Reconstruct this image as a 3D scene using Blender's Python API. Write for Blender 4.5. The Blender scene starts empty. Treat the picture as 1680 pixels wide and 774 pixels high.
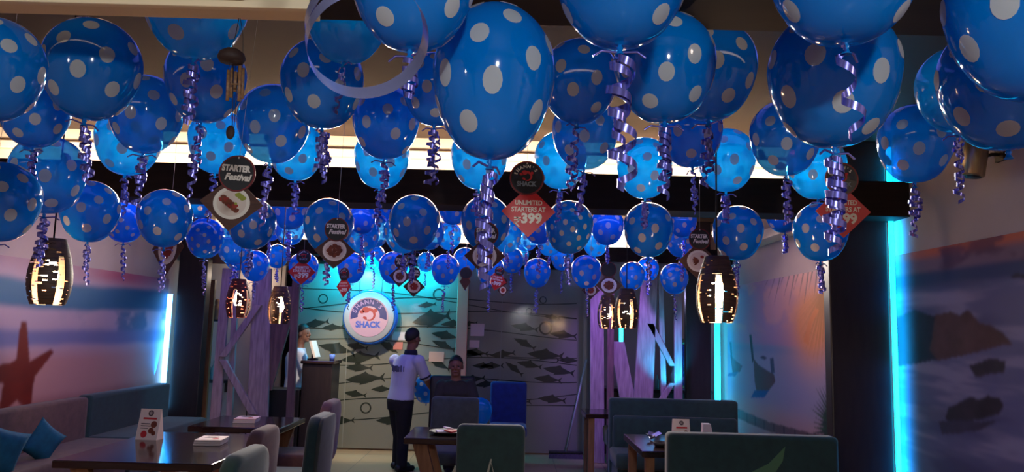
import bpy, bmesh, math, random
import numpy as np
from mathutils import Vector, Matrix
C = bpy.context
col = C.scene.collection
PI = math.pi
rnd = random.Random(7)

# ------------------------------------------------------------------ camera
F, EYE, PITCH, ROLL = 1262.0, 1.65, math.radians(6.9), math.radians(1.5)
cam = bpy.data.cameras.new('camera')
cam.sensor_width = 36.0
cam.sensor_fit = 'HORIZONTAL'
cam.lens = F / 1680 * 36
cam.clip_start = 0.05
co = bpy.data.objects.new('camera', cam)
col.objects.link(co)
fw = Vector((0, math.cos(PITCH), math.sin(PITCH)))
up0 = Vector((0, -math.sin(PITCH), math.cos(PITCH)))
rt0 = Vector((1, 0, 0))
rt = rt0 * math.cos(ROLL) + up0 * math.sin(ROLL)
up = up0 * math.cos(ROLL) - rt0 * math.sin(ROLL)
M = Matrix((rt, up, -fw)).transposed().to_4x4()
M.translation = Vector((0, 0, EYE))
co.matrix_world = M
C.scene.camera = co

def ray(px, py):
    dx, dy = px - 840, py - 387
    x = math.cos(ROLL) * dx + math.sin(ROLL) * dy
    y = -math.sin(ROLL) * dx + math.cos(ROLL) * dy
    Y = F * math.cos(PITCH) + y * math.sin(PITCH)
    Z = F * math.sin(PITCH) - y * math.cos(PITCH)
    return Vector((x / Y, 1.0, Z / Y))
def at(px, py, Y):
    return ray(px, py) * Y + Vector((0, 0, EYE))
def atx(px, py, X):
    d = ray(px, py)
    return at(px, py, X / d.x)
def atz(px, py, z):
    d = ray(px, py)
    return at(px, py, (z - EYE) / d.z)

# ------------------------------------------------------------------ view, world
sc = C.scene
sc.view_settings.view_transform = 'Standard'
sc.view_settings.look = 'None'
sc.view_settings.gamma = 1
sc.view_settings.use_curve_mapping = False
sc.view_settings.exposure = 0.0
try:
    cy = sc.cycles
    cy.use_denoising = True
    cy.transparent_max_bounces = 16
    cy.max_bounces = 8
    cy.diffuse_bounces = 3
    cy.transmission_bounces = 6
    cy.sample_clamp_indirect = 4
    cy.caustics_reflective = False
    cy.caustics_refractive = False
except Exception:
    pass
w = bpy.data.worlds.new('world')
sc.world = w
w.use_nodes = True
w.node_tree.nodes['Background'].inputs[0].default_value = (0.10, 0.10, 0.30, 1)
w.node_tree.nodes['Background'].inputs[1].default_value = 0.05

def S(r, g, b):
    f = lambda c: ((c / 255 + 0.055) / 1.055) ** 2.4 if c > 10 else c / 255 / 12.92
    return (f(r), f(g), f(b), 1)

def lamp(name, kind, loc, power, color, size=0.1, size_y=None, to=None, spread=None):
    l = bpy.data.lights.new(name, kind)
    l.energy = power
    l.color = color[:3]
    if kind == 'AREA':
        l.shape = 'RECTANGLE' if size_y else 'SQUARE'
        l.size = size
        if size_y: l.size_y = size_y
        if spread: l.spread = spread
    elif kind == 'SPOT':
        l.shadow_soft_size = size
        l.spot_size = spread or 1.2
        l.spot_blend = 0.6
    else:
        l.shadow_soft_size = size
    o = bpy.data.objects.new(name, l)
    col.objects.link(o)
    o.location = loc
    if to is not None:
        o.rotation_euler = (Vector(to) - Vector(loc)).to_track_quat('-Z', 'Y').to_euler()
    return o

WARM = (1.0, 0.80, 0.60)
BLUE = (0.05, 0.16, 1.0)
VIOLET = (0.32, 0.16, 1.0)
# lights: added fill lamps near the viewer, cove strips on the beams, blue strips by the columns
lamp('fill_lamp', 'POINT', (0.25, -0.7, 2.25), 105, (0.92, 0.96, 1.0), 0.05)  # added front fill behind the viewer, sited to match the balloon highlights
lamp('fill_lamp', 'POINT', (-2.6, -0.6, 2.2), 24, (0.95, 0.95, 1.0), 0.08)  # added fill without a fixture, for the trim and left balloons
lamp('fill_lamp', 'POINT', (2.0, 0.3, 2.6), 16, (1.0, 0.75, 0.6), 0.08)  # added fill without a fixture, for the upper right wall
lamp('cove_light', 'AREA', (-0.9, 2.02, 2.62), 5, WARM, 6.0, 0.06, (-0.9, 2.6, 3.1))
lamp('cove_light', 'AREA', (-0.9, 5.70, 2.87), 46, WARM, 6.4, 0.06, (-0.9, 6.1, 2.99))
lamp('cove_light', 'AREA', (-0.9, 5.62, 2.82), 115, WARM, 6.0, 0.06, (-0.9, 4.6, 2.48), 0.9)
lamp('cove_light', 'AREA', (-0.9, 10.08, 2.82), 80, (1.0, 0.86, 0.74), 6.0, 0.06, (-0.9, 10.45, 2.94))
lamp('cove_light', 'AREA', (-0.9, 10.02, 2.78), 80, (1.0, 0.86, 0.74), 6.0, 0.06, (-0.9, 9.0, 2.44), 0.9)
lamp('blue_cove_light', 'AREA', (-0.9, 5.98, 2.66), 26, (0.10, 0.16, 1.0), 6.0, 0.08, (-0.9, 7.5, 2.35))
lamp('blue_cove_light', 'AREA', (-0.9, 7.6, 3.10), 36, (0.16, 0.16, 1.0), 5.0, 0.5, (-0.9, 7.6, 0))
lamp('blue_cove_light', 'AREA', (-0.9, 3.6, 3.10), 12, (0.14, 0.18, 1.0), 5.5, 0.5, (-0.9, 3.6, 0))
# lamps washing the glass screen
lamp('screen_spot', 'SPOT', at(603, 436, 10.44), 6, (0.95, 1.0, 1.0), 0.04, None, at(603, 520, 10.53), 1.9)
lamp('cyan_spot', 'AREA', at(625, 440, 10.30), 55, (0.0, 0.50, 0.80), 1.6, 0.05, at(625, 500, 10.55))
lamp('screen_wash', 'SPOT', (-1.9, 9.0, 2.45), 170, (1.0, 0.84, 0.58), 0.06, None, (-1.9, 10.55, 0.75), 1.2)
# violet light on the plank screens
lamp('violet_spot', 'SPOT', (-3.0, 8.4, 2.7), 14, (0.30, 0.14, 1.0), 0.06, None, (-3.2, 10.0, 1.4), 1.0)
lamp('violet_spot', 'SPOT', (1.3, 8.6, 2.7), 150, (0.40, 0.18, 1.0), 0.06, None, (1.6, 10.0, 1.4), 1.1)
lamp('mural_fill', 'SPOT', (1.7, 7.0, 2.95), 36, (1.0, 0.66, 0.55), 0.05, None, (2.88, 8.0, 1.45), 1.2)  # added warm spot, no fixture, to brighten the boat mural
lamp('mural_fill', 'SPOT', (-2.7, 6.2, 2.95), 62, (1.0, 0.64, 0.52), 0.05, None, (-4.4, 7.9, 1.15), 1.3)  # added warm spot, no fixture, to strengthen the starfish mural's colours
lamp('bar_light', 'POINT', (-3.7, 11.0, 2.3), 7, (1.0, 0.8, 0.62), 0.06)
lamp('bar_light', 'POINT', (1.9, 11.6, 2.2), 9, (0.55, 0.5, 1.0), 0.06)
lamp('floor_fill', 'SPOT', (-1.7, 9.3, 2.5), 330, (1.0, 0.86, 0.66), 0.05, None, (-1.6, 9.75, 0), 1.0)  # added spot, no fixture, to brighten the floor before the glass
lamp('back_room_light', 'POINT', (-0.3, 11.8, 2.3), 8, (1.0, 0.62, 0.42), 0.08)

# ------------------------------------------------------------------ materials
def mat(name, color, rough=0.5, metal=0.0, spec=0.5, emit=None, estr=0.0, noise=None, bump=0.0, coat=0.0, sheen=0.0):
    m = bpy.data.materials.new(name)
    m.use_nodes = True
    nt = m.node_tree
    b = nt.nodes['Principled BSDF']
    b.inputs['Base Color'].default_value = color
    b.inputs['Roughness'].default_value = rough
    b.inputs['Metallic'].default_value = metal
    b.inputs['Specular IOR Level'].default_value = spec
    b.inputs['Coat Weight'].default_value = coat
    b.inputs['Sheen Weight'].default_value = sheen
    if emit:
        b.inputs['Emission Color'].default_value = emit
        b.inputs['Emission Strength'].default_value = estr
    if noise:
        c2, scale, stretch = noise
        tc = nt.nodes.new('ShaderNodeTexCoord')
        mp = nt.nodes.new('ShaderNodeMapping')
        mp.inputs['Scale'].default_value = stretch
        n = nt.nodes.new('ShaderNodeTexNoise')
        n.inputs['Scale'].default_value = scale
        n.inputs['Detail'].default_value = 6
        r = nt.nodes.new('ShaderNodeValToRGB')
        r.color_ramp.elements[0].position = 0.35
        r.color_ramp.elements[1].position = 0.68
        r.color_ramp.elements[0].color = color
        r.color_ramp.elements[1].color = c2
        nt.links.new(tc.outputs['Object'], mp.inputs[0])
        nt.links.new(mp.outputs[0], n.inputs[0])
        nt.links.new(n.outputs['Fac'], r.inputs[0])
        nt.links.new(r.outputs[0], b.inputs['Base Color'])
        if bump:
            bp = nt.nodes.new('ShaderNodeBump')
            bp.inputs['Strength'].default_value = bump
            bp.inputs['Distance'].default_value = 0.01
            nt.links.new(n.outputs['Fac'], bp.inputs['Height'])
            nt.links.new(bp.outputs[0], b.inputs['Normal'])
    return m

def film(name, tint, body, transp, trans, spec_rough=0.08):
    """thin rubber or film: some see-through, some translucent, some diffuse, a glossy skin"""
    m = bpy.data.materials.new(name)
    m.use_nodes = True
    nt = m.node_tree
    nt.nodes.clear()
    L = nt.links.new
    out = nt.nodes.new('ShaderNodeOutputMaterial')
    t = nt.nodes.new('ShaderNodeBsdfTransparent'); t.inputs[0].default_value = tint
    tl = nt.nodes.new('ShaderNodeBsdfTranslucent'); tl.inputs[0].default_value = body
    d = nt.nodes.new('ShaderNodeBsdfDiffuse'); d.inputs[0].default_value = body
    g = nt.nodes.new('ShaderNodeBsdfGlossy'); g.inputs['Roughness'].default_value = spec_rough
    g.inputs[0].default_value = (1, 1, 1, 1)
    a = nt.nodes.new('ShaderNodeMixShader'); a.inputs[0].default_value = trans
    L(d.outputs[0], a.inputs[1]); L(tl.outputs[0], a.inputs[2])
    b = nt.nodes.new('ShaderNodeMixShader'); b.inputs[0].default_value = transp
    L(a.outputs[0], b.inputs[1]); L(t.outputs[0], b.inputs[2])
    lw = nt.nodes.new('ShaderNodeLayerWeight'); lw.inputs[0].default_value = 0.5
    pw = nt.nodes.new('ShaderNodeMath'); pw.operation = 'POWER'; pw.inputs[1].default_value = 5.0
    fr = nt.nodes.new('ShaderNodeMath'); fr.operation = 'MULTIPLY_ADD'; fr.inputs[1].default_value = 0.5; fr.inputs[2].default_value = 0.04
    L(lw.outputs['Facing'], pw.inputs[0]); L(pw.outputs[0], fr.inputs[0])
    c = nt.nodes.new('ShaderNodeMixShader')
    L(fr.outputs[0], c.inputs[0]); L(b.outputs[0], c.inputs[1]); L(g.outputs[0], c.inputs[2])
    L(c.outputs[0], out.inputs[0])
    return m

M_ = {}
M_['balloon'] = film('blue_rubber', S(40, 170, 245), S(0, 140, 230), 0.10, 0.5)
M_['balloon_lit'] = film('cove_lit_blue_rubber', S(90, 215, 255), S(0, 172, 240), 0.22, 0.72)  # same blue rubber, with the cove light put into a paler colour
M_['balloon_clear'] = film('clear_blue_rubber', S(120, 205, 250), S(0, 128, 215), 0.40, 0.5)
M_['dot'] = film('white_dot_print', S(150, 190, 220), S(205, 208, 205), 0.05, 0.4)
M_['ribbon'] = mat('violet_foil', S(122, 120, 208), 0.24, 0.75)
M_['thread'] = mat('nylon_thread', S(170, 165, 170), 0.4)
M_['ceiling'] = mat('brown_ceiling_paint', S(66, 49, 39), 0.6, noise=(S(56, 41, 33), 1.5, (1, 1, 1)))
M_['cove'] = mat('cream_cove_paint', S(236, 214, 190), 0.8)
M_['beam'] = mat('dark_beam_laminate', S(34, 25, 23), 0.7, spec=0.2, noise=(S(44, 33, 29), 3, (1, 6, 6)))
M_['beam_cream'] = mat('cream_trim_paint', S(240, 222, 186), 0.6)
M_['column'] = mat('dark_column_laminate', S(36, 26, 28), 0.4, noise=(S(46, 34, 34), 4, (6, 6, 1)))
M_['wall'] = mat('wall_paint', S(200, 186, 180), 0.8, noise=(S(190, 176, 170), 2, (1, 1, 1)))
M_['wall_dark'] = mat('grey_wall_paint', S(120, 112, 108), 0.8)
M_['wood_dark'] = mat('dark_wood', S(38, 25, 25), 0.12, noise=(S(52, 34, 34), 3, (1, 9, 9)))
M_['wood_leg'] = mat('tan_wood', S(150, 104, 70), 0.5, noise=(S(120, 80, 52), 4, (7, 7, 1)))
M_['plank'] = mat('weathered_plank', S(176, 160, 160), 0.75, noise=(S(140, 124, 128), 4, (9, 9, 1)), bump=0.3)
M_['plank_brown'] = mat('brown_plank', S(128, 100, 92), 0.75, noise=(S(96, 76, 74), 4, (9, 9, 1)), bump=0.3)
M_['teal'] = mat('teal_velvet', S(26, 62, 64), 0.85, noise=(S(21, 52, 55), 14, (1, 1, 1)), sheen=0.3)
M_['green'] = mat('green_velvet', S(26, 66, 54), 0.85, noise=(S(22, 56, 46), 14, (1, 1, 1)), sheen=0.3)
M_['greylinen'] = mat('grey_green_fabric', S(58, 68, 66), 0.9, noise=(S(48, 58, 56), 16, (1, 1, 1)), sheen=0.2)
M_['brown'] = mat('brown_fabric', S(104, 74, 70), 0.9, noise=(S(88, 63, 60), 16, (1, 1, 1)), sheen=0.2)
M_['bluevelvet'] = mat('blue_velvet', S(26, 52, 132), 0.8, noise=(S(22, 44, 112), 14, (1, 1, 1)), sheen=0.3)
M_['cushion'] = mat('aqua_fabric', S(12, 98, 128), 0.9, noise=(S(10, 82, 112), 18, (1, 1, 1)))
M_['black'] = mat('black_paint', S(18, 17, 20), 0.5)
M_['blackcloth'] = mat('black_cloth', S(22, 21, 24), 0.9)
M_['jacket'] = mat('dark_jacket_cloth', S(48, 44, 40), 0.9)
M_['shirt'] = mat('pale_shirt_cloth', S(188, 190, 214), 0.9)
M_['collar'] = mat('navy_cloth', S(26, 26, 44), 0.9)
M_['skin'] = mat('brown_skin', S(128, 84, 66), 0.6)
M_['hair'] = mat('black_hair', S(16, 14, 14), 0.6)
M_['paper'] = mat('white_card', S(222, 210, 200), 0.6)
M_['pink'] = mat('pink_card', S(232, 190, 184), 0.6)
M_['red'] = mat('red_card', S(200, 30, 38), 0.45)
M_['redrim'] = mat('dark_red_card_edge', S(122, 24, 30), 0.5)
M_['brownboard'] = mat('brown_wood_print', S(84, 48, 34), 0.5, noise=(S(66, 36, 28), 20, (1, 1, 8)))
M_['brownedge'] = mat('brown_board_edge', S(120, 72, 46), 0.5)
M_['blackcard'] = mat('black_card', S(22, 22, 26), 0.4)
M_['ink_white'] = mat('white_ink', S(236, 232, 222), 0.6)
M_['ink_grey'] = mat('grey_blue_ink', S(120, 134, 150), 0.6)
M_['ink_dark'] = mat('dark_ink', S(60, 50, 60), 0.6)
M_['ink_blue'] = mat('blue_ink', S(40, 60, 165), 0.6)
M_['ink_sky'] = mat('light_blue_ink', S(90, 120, 205), 0.6)
M_['ink_red'] = mat('red_ink', S(190, 40, 48), 0.6)
M_['food'] = mat('roast_brown_ink', S(130, 62, 38), 0.6, noise=(S(84, 36, 24), 40, (1, 1, 1)))
M_['food_red'] = mat('roast_red_ink', S(150, 44, 34), 0.6)
M_['leafgreen'] = mat('salad_green_ink', S(150, 160, 60), 0.6)
M_['shade'] = mat('dark_bamboo', S(84, 58, 40), 0.5, noise=(S(50, 32, 24), 12, (1, 1, 10)), bump=0.2)
M_['shade_red'] = mat('red_bamboo', S(120, 50, 40), 0.5, noise=(S(74, 30, 26), 12, (1, 1, 10)), bump=0.2)
M_['bulb'] = mat('lit_bulb', S(255, 240, 220), 0.5, emit=(1, 0.72, 0.42, 1), estr=60)
M_['bulb_dim'] = mat('softly_lit_bulb', S(255, 240, 220), 0.5, emit=(1, 0.70, 0.42, 1), estr=22)
M_['cord'] = mat('black_cord', S(14, 13, 16), 0.5)
M_['led'] = mat('blue_led', S(200, 240, 255), 0.5, emit=(0.12, 0.50, 1.0, 1), estr=10)
M_['led_cyan'] = mat('cyan_led', S(200, 240, 255), 0.5, emit=(0.0, 0.6, 1.0, 1), estr=10)
M_['steel'] = mat('brushed_steel', S(168, 150, 120), 0.35, 0.9)
M_['bamboo'] = mat('bamboo_tube', S(150, 110, 74), 0.5, noise=(S(110, 78, 50), 10, (1, 1, 10)))
M_['bottle'] = mat('bottle_glass', S(120, 150, 150), 0.1)
M_['floor'] = None

def tile_floor():
    m = bpy.data.materials.new('floor_tiles')
    m.use_nodes = True
    nt = m.node_tree
    b = nt.nodes['Principled BSDF']
    tc = nt.nodes.new('ShaderNodeTexCoord')
    br = nt.nodes.new('ShaderNodeTexBrick')
    br.offset = 0.0
    br.inputs['Color1'].default_value = S(180, 144, 108)
    br.inputs['Color2'].default_value = S(172, 136, 102)
    br.inputs['Mortar'].default_value = S(92, 82, 70)
    br.inputs['Scale'].default_value = 1.0
    br.inputs['Brick Width'].default_value = 0.6
    br.inputs['Row Height'].default_value = 0.6
    br.inputs['Mortar Size'].default_value = 0.004
    nt.links.new(tc.outputs['Object'], br.inputs[0])
    nt.links.new(br.outputs[0], b.inputs['Base Color'])
    b.inputs['Roughness'].default_value = 0.3
    return m
M_['floor'] = tile_floor()

def paint_mat(name):
    m = bpy.data.materials.new(name)
    m.use_nodes = True
    nt = m.node_tree
    b = nt.nodes['Principled BSDF']
    a = nt.nodes.new('ShaderNodeAttribute')
    a.attribute_name = 'paint'
    nt.links.new(a.outputs['Color'], b.inputs['Base Color'])
    b.inputs['Roughness'].default_value = 0.55
    b.inputs['Specular IOR Level'].default_value = 0.3
    return m
M_['paint'] = paint_mat('printed_wallpaper')

def frosted():
    m = film('frosted_glass', S(150, 150, 140), S(166, 164, 150), 0.12, 0.4, 0.12)
    return m
M_['frost'] = frosted()
M_['clear'] = film('clear_dark_film', S(90, 92, 84), S(64, 70, 62), 0.3, 0.2, 0.1)

# ------------------------------------------------------------------ mesh helpers
class MB:
    def __init__(s):
        s.v, s.f, s.m, s.sm = [], [], [], []
    def add(s, vs, fs, mi=0, smooth=False):
        k = len(s.v)
        s.v += [tuple(p) for p in vs]
        for f in fs:
            s.f.append([k + i for i in f]); s.m.append(mi); s.sm.append(smooth)
    def box(s, c, d, mi=0, rot=None):
        c = Vector(c)
        vs = []
        for x in (-.5, .5):
            for y in (-.5, .5):
                for z in (-.5, .5):
                    p = Vector((x * d[0], y * d[1], z * d[2]))
                    if rot: p = rot @ p
                    vs.append(p + c)
        s.add(vs, [(0, 1, 3, 2), (4, 6, 7, 5), (0, 4, 5, 1), (2, 3, 7, 6), (0, 2, 6, 4), (1, 5, 7, 3)], mi)
    def beam(s, p0, p1, wx, wy, wx1=None, wy1=None, mi=0):
        """board from p0 to p1, widths across x and y"""
        p0, p1 = Vector(p0), Vector(p1)
        wx1 = wx1 or wx; wy1 = wy1 or wy
        vs = []
        for p, a, b in ((p0, wx, wy), (p1, wx1, wy1)):
            for sx, sy in ((-1, -1), (1, -1), (1, 1), (-1, 1)):
                vs.append(p + Vector((sx * a / 2, sy * b / 2, 0)))
        s.add(vs, [(3, 2, 1, 0), (4, 5, 6, 7), (0, 1, 5, 4), (1, 2, 6, 5), (2, 3, 7, 6), (3, 0, 4, 7)], mi)
    def tube(s, pts, r, n=8, mi=0, cap=True):
        pts = [Vector(p) for p in pts]
        rs = r if isinstance(r, (list, tuple)) else [r] * len(pts)
        vs = []
        for i, p in enumerate(pts):
            t = (pts[min(i + 1, len(pts) - 1)] - pts[max(i - 1, 0)]).normalized()
            a = t.cross(Vector((0.13, 0.27, 0.95)))
            if a.length < 0.1: a = t.cross(Vector((1, 0, 0)))
            a.normalize(); b = t.cross(a)
            for k in range(n):
                q = 2 * PI * k / n
                vs.append(p + (a * math.cos(q) + b * math.sin(q)) * rs[i])
        fs = []
        for i in range(len(pts) - 1):
            for k in range(n):
                fs.append((i * n + k, i * n + (k + 1) % n, (i + 1) * n + (k + 1) % n, (i + 1) * n + k))
        s.add(vs, fs, mi, True)
        if cap:
            s.add(vs[:n][::-1], [tuple(range(n))], mi)
            s.add(vs[-n:], [tuple(range(n))], mi)
    def lathe(s, prof, c=(0, 0, 0), n=20, mi=0, a0=0, a1=2 * PI, rot=None):
        c = Vector(c)
        full = abs(a1 - a0 - 2 * PI) < 1e-6
        cols = n if full else n + 1
        vs = []
        for k in range(cols):
            q = a0 + (a1 - a0) * k / n
            for r, z in prof:
                p = Vector((r * math.cos(q), r * math.sin(q), z))
                if rot: p = rot @ p
                vs.append(p + c)
        m = len(prof)
        fs = []
        for k in range(n):
            k2 = (k + 1) % cols
            for i in range(m - 1):
                fs.append((k * m + i, k2 * m + i, k2 * m + i + 1, k * m + i + 1))
        s.add(vs, fs, mi, True)
    def prism(s, poly, y0, y1, mi=0, frame=None, side=None):
        """polygon in x,z pushed from y0 to y1 (front y0)"""
        n = len(poly)
        a = [Vector((x, y0, z)) for x, z in poly]; b = [Vector((x, y1, z)) for x, z in poly]
        if frame: a = [frame @ p for p in a]; b = [frame @ p for p in b]
        s.add(a + b, [tuple(range(n)), tuple(range(2 * n - 1, n - 1, -1))], mi)
        s.add(a + b, [(i, i + n, (i + 1) % n + n, (i + 1) % n) for i in range(n)], mi if side is None else side)
    def flat(s, poly, y, mi=0):
        s.add([(x, y, z) for x, z in poly], [tuple(range(len(poly)))], mi)
    def slab(s, c, d, r=0.05, mi=0, rot=None, seg=4, plane='xz', bulge=0.0):
        """a rounded upholstered block: rounded corners in the plane, soft edges"""
        c = Vector(c)
        w, t, h = d
        prof = []
        for k in range(4):
            ox, oz = ((1, 1), (-1, 1), (-1, -1), (1, -1))[k]
            for i in range(seg + 1):
                q = PI / 2 * k + PI / 2 * i / seg
                prof.append((ox * (w / 2 - r) + r * math.cos(q), oz * (h / 2 - r) + r * math.sin(q)))
        e = min(t * 0.35, 0.03)
        rings = []
        for (yy, ins) in ((-t / 2, e), (-t / 2 + e * .3, e * .3), (-t / 2 + e, 0), (t / 2 - e, 0), (t / 2 - e * .3, e * .3), (t / 2, e)):
            rings.append([(x * (1 - 2 * ins / w), yy, z * (1 - 2 * ins / h)) for x, z in prof])
        n = len(prof)
        vs = []
        for rg in rings:
            for p in rg:
                p = Vector(p)
                if plane == 'xy': p = Vector((p.x, p.z, -p.y))
                if plane == 'yz': p = Vector((p.y, p.x, p.z))
                if rot: p = rot @ p
                vs.append(p + c)
        fs = []
        for i in range(len(rings) - 1):
            for k in range(n):
                fs.append((i * n + k, i * n + (k + 1) % n, (i + 1) * n + (k + 1) % n, (i + 1) * n + k))
        s.add(vs, fs, mi, True)
        s.add(vs[:n][::-1], [tuple(range(n))], mi, True)
        s.add(vs[-n:], [tuple(range(n))], mi, True)
    def ball(s, c, rx, ry=None, rz=None, n=12, m=8, mi=0):
        ry = ry or rx; rz = rz or rx
        c = Vector(c)
        vs = [c + Vector((0, 0, rz))]
        for i in range(1, m):
            t = PI * i / m
            for k in range(n):
                q = 2 * PI * k / n
                vs.append(c + Vector((rx * math.sin(t) * math.cos(q), ry * math.sin(t) * math.sin(q), rz * math.cos(t))))
        vs.append(c - Vector((0, 0, rz)))
        fs = [(0, 1 + k, 1 + (k + 1) % n) for k in range(n)]
        for i in range(m - 2):
            for k in range(n):
                fs.append((1 + i * n + k, 1 + (i + 1) * n + k, 1 + (i + 1) * n + (k + 1) % n, 1 + i * n + (k + 1) % n))
        z = len(vs) - 1
        fs += [(z, 1 + (m - 2) * n + (k + 1) % n, 1 + (m - 2) * n + k) for k in range(n)]
        s.add(vs, fs, mi, True)
    def mesh(s, name, mats, recalc=True):
        me = bpy.data.meshes.new(name)
        me.from_pydata(s.v, [], s.f)
        for m in (mats if isinstance(mats, (list, tuple)) else [mats]):
            me.materials.append(m)
        me.polygons.foreach_set('material_index', s.m)
        me.polygons.foreach_set('use_smooth', s.sm)
        if recalc:
            bm = bmesh.new(); bm.from_mesh(me)
            bmesh.ops.remove_doubles(bm, verts=bm.verts, dist=1e-6)
            bmesh.ops.recalc_face_normals(bm, faces=bm.faces)
            bm.to_mesh(me); bm.free()
        me.update()
        return me
    def build(s, name, mats, parent=None, bevel=0, recalc=True, loc=None):
        return obj(name, s.mesh(name, mats, recalc), parent, bevel, loc)

def obj(name, me, parent=None, bevel=0, loc=None):
    o = bpy.data.objects.new(name, me)
    col.objects.link(o)
    if parent: o.parent = parent
    if loc is not None: o.location = loc
    if bevel:
        b = o.modifiers.new('edge', 'BEVEL')
        b.width = bevel; b.segments = 2; b.limit_method = 'ANGLE'; b.angle_limit = 0.7
    return o

def tag(o, label, cat, group=None):
    o['label'] = label; o['category'] = cat
    if group: o['group'] = group
    return o
def thing(name, label, cat, loc=(0, 0, 0), rz=0, group=None):
    o = bpy.data.objects.new(name, None)
    o.empty_display_size = 0.1
    col.objects.link(o)
    o.location = loc; o.rotation_euler = (0, 0, rz)
    return tag(o, label, cat, group)
def struct(name, mb, m, bevel=0):
    o = mb.build(name, m, None, bevel)
    o['kind'] = 'structure'
    return o

def circle(cx, cz, r, n=28, sx=1.0):
    return [(cx + sx * r * math.cos(2 * PI * i / n), cz + r * math.sin(2 * PI * i / n)) for i in range(n)]

_tc = {}
def text_mesh(s, size, shear=0.0, bold=0.0, align='CENTER'):
    """lettering in the x,z plane facing -y, centred on its own width"""
    k = (s, size, shear, bold, align)
    if k in _tc: return _tc[k]
    cu = bpy.data.curves.new('lettering', 'FONT')
    cu.body = s; cu.size = size; cu.shear = shear; cu.offset = bold
    cu.align_x = align; cu.extrude = 0.0; cu.resolution_u = 3
    o = bpy.data.objects.new('lettering_tmp', cu)
    col.objects.link(o)
    dg = C.evaluated_depsgraph_get()
    me = bpy.data.meshes.new_from_object(o.evaluated_get(dg))
    bpy.data.objects.remove(o)
    vs = [(v.co.x, v.co.y) for v in me.vertices]
    fs = [tuple(p.vertices) for p in me.polygons]
    bpy.data.meshes.remove(me)
    _tc[k] = (vs, fs)
    return _tc[k]
def put_text(mb, s, size, cx, cz, y, mi=0, shear=0.0, bold=0.0, width=None, rot=0.0):
    vs, fs = text_mesh(s, size, shear, bold)
    if not vs: return
    xs = [v[0] for v in vs]
    x0, x1 = min(xs), max(xs)
    sx = width / (x1 - x0) if width else 1.0
    cr, sr = math.cos(rot), math.sin(rot)
    pts = []
    for a, b in vs:
        a = (a - (x0 + x1) / 2) * sx
        pts.append((cx + a * cr - b * sr, y, cz + a * sr + b * cr))
    mb.add(pts, fs, mi)

# ------------------------------------------------------------------ numpy paint for the printed walls
def fbm(u, v, seed=1, oct=4):
    out = np.zeros_like(u); amp = 1.0; tot = 0
    for o in range(oct):
        r = np.random.RandomState(seed + o)
        g = r.rand(64, 64)
        x = u * 2 ** o; y = v * 2 ** o
        xi = np.floor(x).astype(int); yi = np.floor(y).astype(int)
        fx = x - xi; fy = y - yi
        fx = fx * fx * (3 - 2 * fx); fy = fy * fy * (3 - 2 * fy)
        a = g[xi % 64, yi % 64]; b = g[(xi + 1) % 64, yi % 64]; c = g[xi % 64, (yi + 1) % 64]; d = g[(xi + 1) % 64, (yi + 1) % 64]
        out += amp * ((a * (1 - fx) + b * fx) * (1 - fy) + (c * (1 - fx) + d * fx) * fy)
        tot += amp; amp *= 0.5
    return out / tot
def inside(poly, x, y):
    r = np.zeros(x.shape, bool)
    n = len(poly)
    for i in range(n):
        x0, y0 = poly[i]; x1, y1 = poly[(i + 1) % n]
        if y0 == y1: continue
        c = ((y0 > y) != (y1 > y)) & (x < (x1 - x0) * (y - y0) / (y1 - y0) + x0)
        r ^= c
    return r
def sm(a, b, x):
    t = np.clip((x - a) / (b - a), 0, 1)
    return t * t * (3 - 2 * t)
def mixc(base, colr, fac):
    return base * (1 - fac[..., None]) + np.array(colr[:3]) * fac[..., None]

def mural(name, X, y0, y1, z0, z1, step, paint, label, facing):
    ny, nz = int((y1 - y0) / step), int((z1 - z0) / step)
    ys = np.linspace(y0, y1, ny + 1); zs = np.linspace(z0, z1, nz + 1)
    Yg, Zg = np.meshgrid(ys, zs, indexing='ij')
    c = paint(Yg, Zg)
    for _ in range(2):
        q_ = np.pad(c, ((1, 1), (1, 1), (0, 0)), 'edge')
        c = (q_[:-2, 1:-1] + q_[2:, 1:-1] + q_[1:-1, :-2] + q_[1:-1, 2:] + 2 * c) / 6
    t = 0.012
    n = (ny + 1) * (nz + 1)
    co_ = np.empty((n, 3)); co_[:, 0] = X + facing * t; co_[:, 1] = Yg.ravel(); co_[:, 2] = Zg.ravel()
    idx = np.arange(n).reshape(ny + 1, nz + 1)
    q = np.stack([idx[:-1, :-1], idx[1:, :-1], idx[1:, 1:], idx[:-1, 1:]], -1).reshape(-1, 4)
    if facing < 0: q = q[:, ::-1]
    # the four edges and the back give the panel its thickness
    xb = X + facing * 0.002
    bk = [(xb, y0, z0), (xb, y1, z0), (xb, y1, z1), (xb, y0, z1)]
    ci = [idx[0, 0], idx[-1, 0], idx[-1, -1], idx[0, -1]]
    faces = q.tolist()
    for i in range(4):
        j = (i + 1) % 4
        faces.append([int(ci[i]), int(ci[j]), n + j, n + i])
    me = bpy.data.meshes.new(name)
    me.from_pydata(co_.tolist() + bk, [], faces)
    a = me.attributes.new('paint', 'FLOAT_COLOR', 'POINT')
    rgba = np.ones((n + 4, 4), np.float32)
    rgba[:n, :3] = c.reshape(-1, 3)
    rgba[n:, :3] = 0.3
    a.data.foreach_set('color', rgba.ravel())
    me.materials.append(M_['paint'])
    return tag(obj(name, me), label, 'wall mural')

XL, XR = -4.4, 2.88
CEIL = 3.15
def L2(px, py):
    p = atx(px, py, XL + 0.012); return (p.y, p.z)
def R2(px, py):
    p = atx(px, py, XR - 0.012); return (p.y, p.z)

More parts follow.
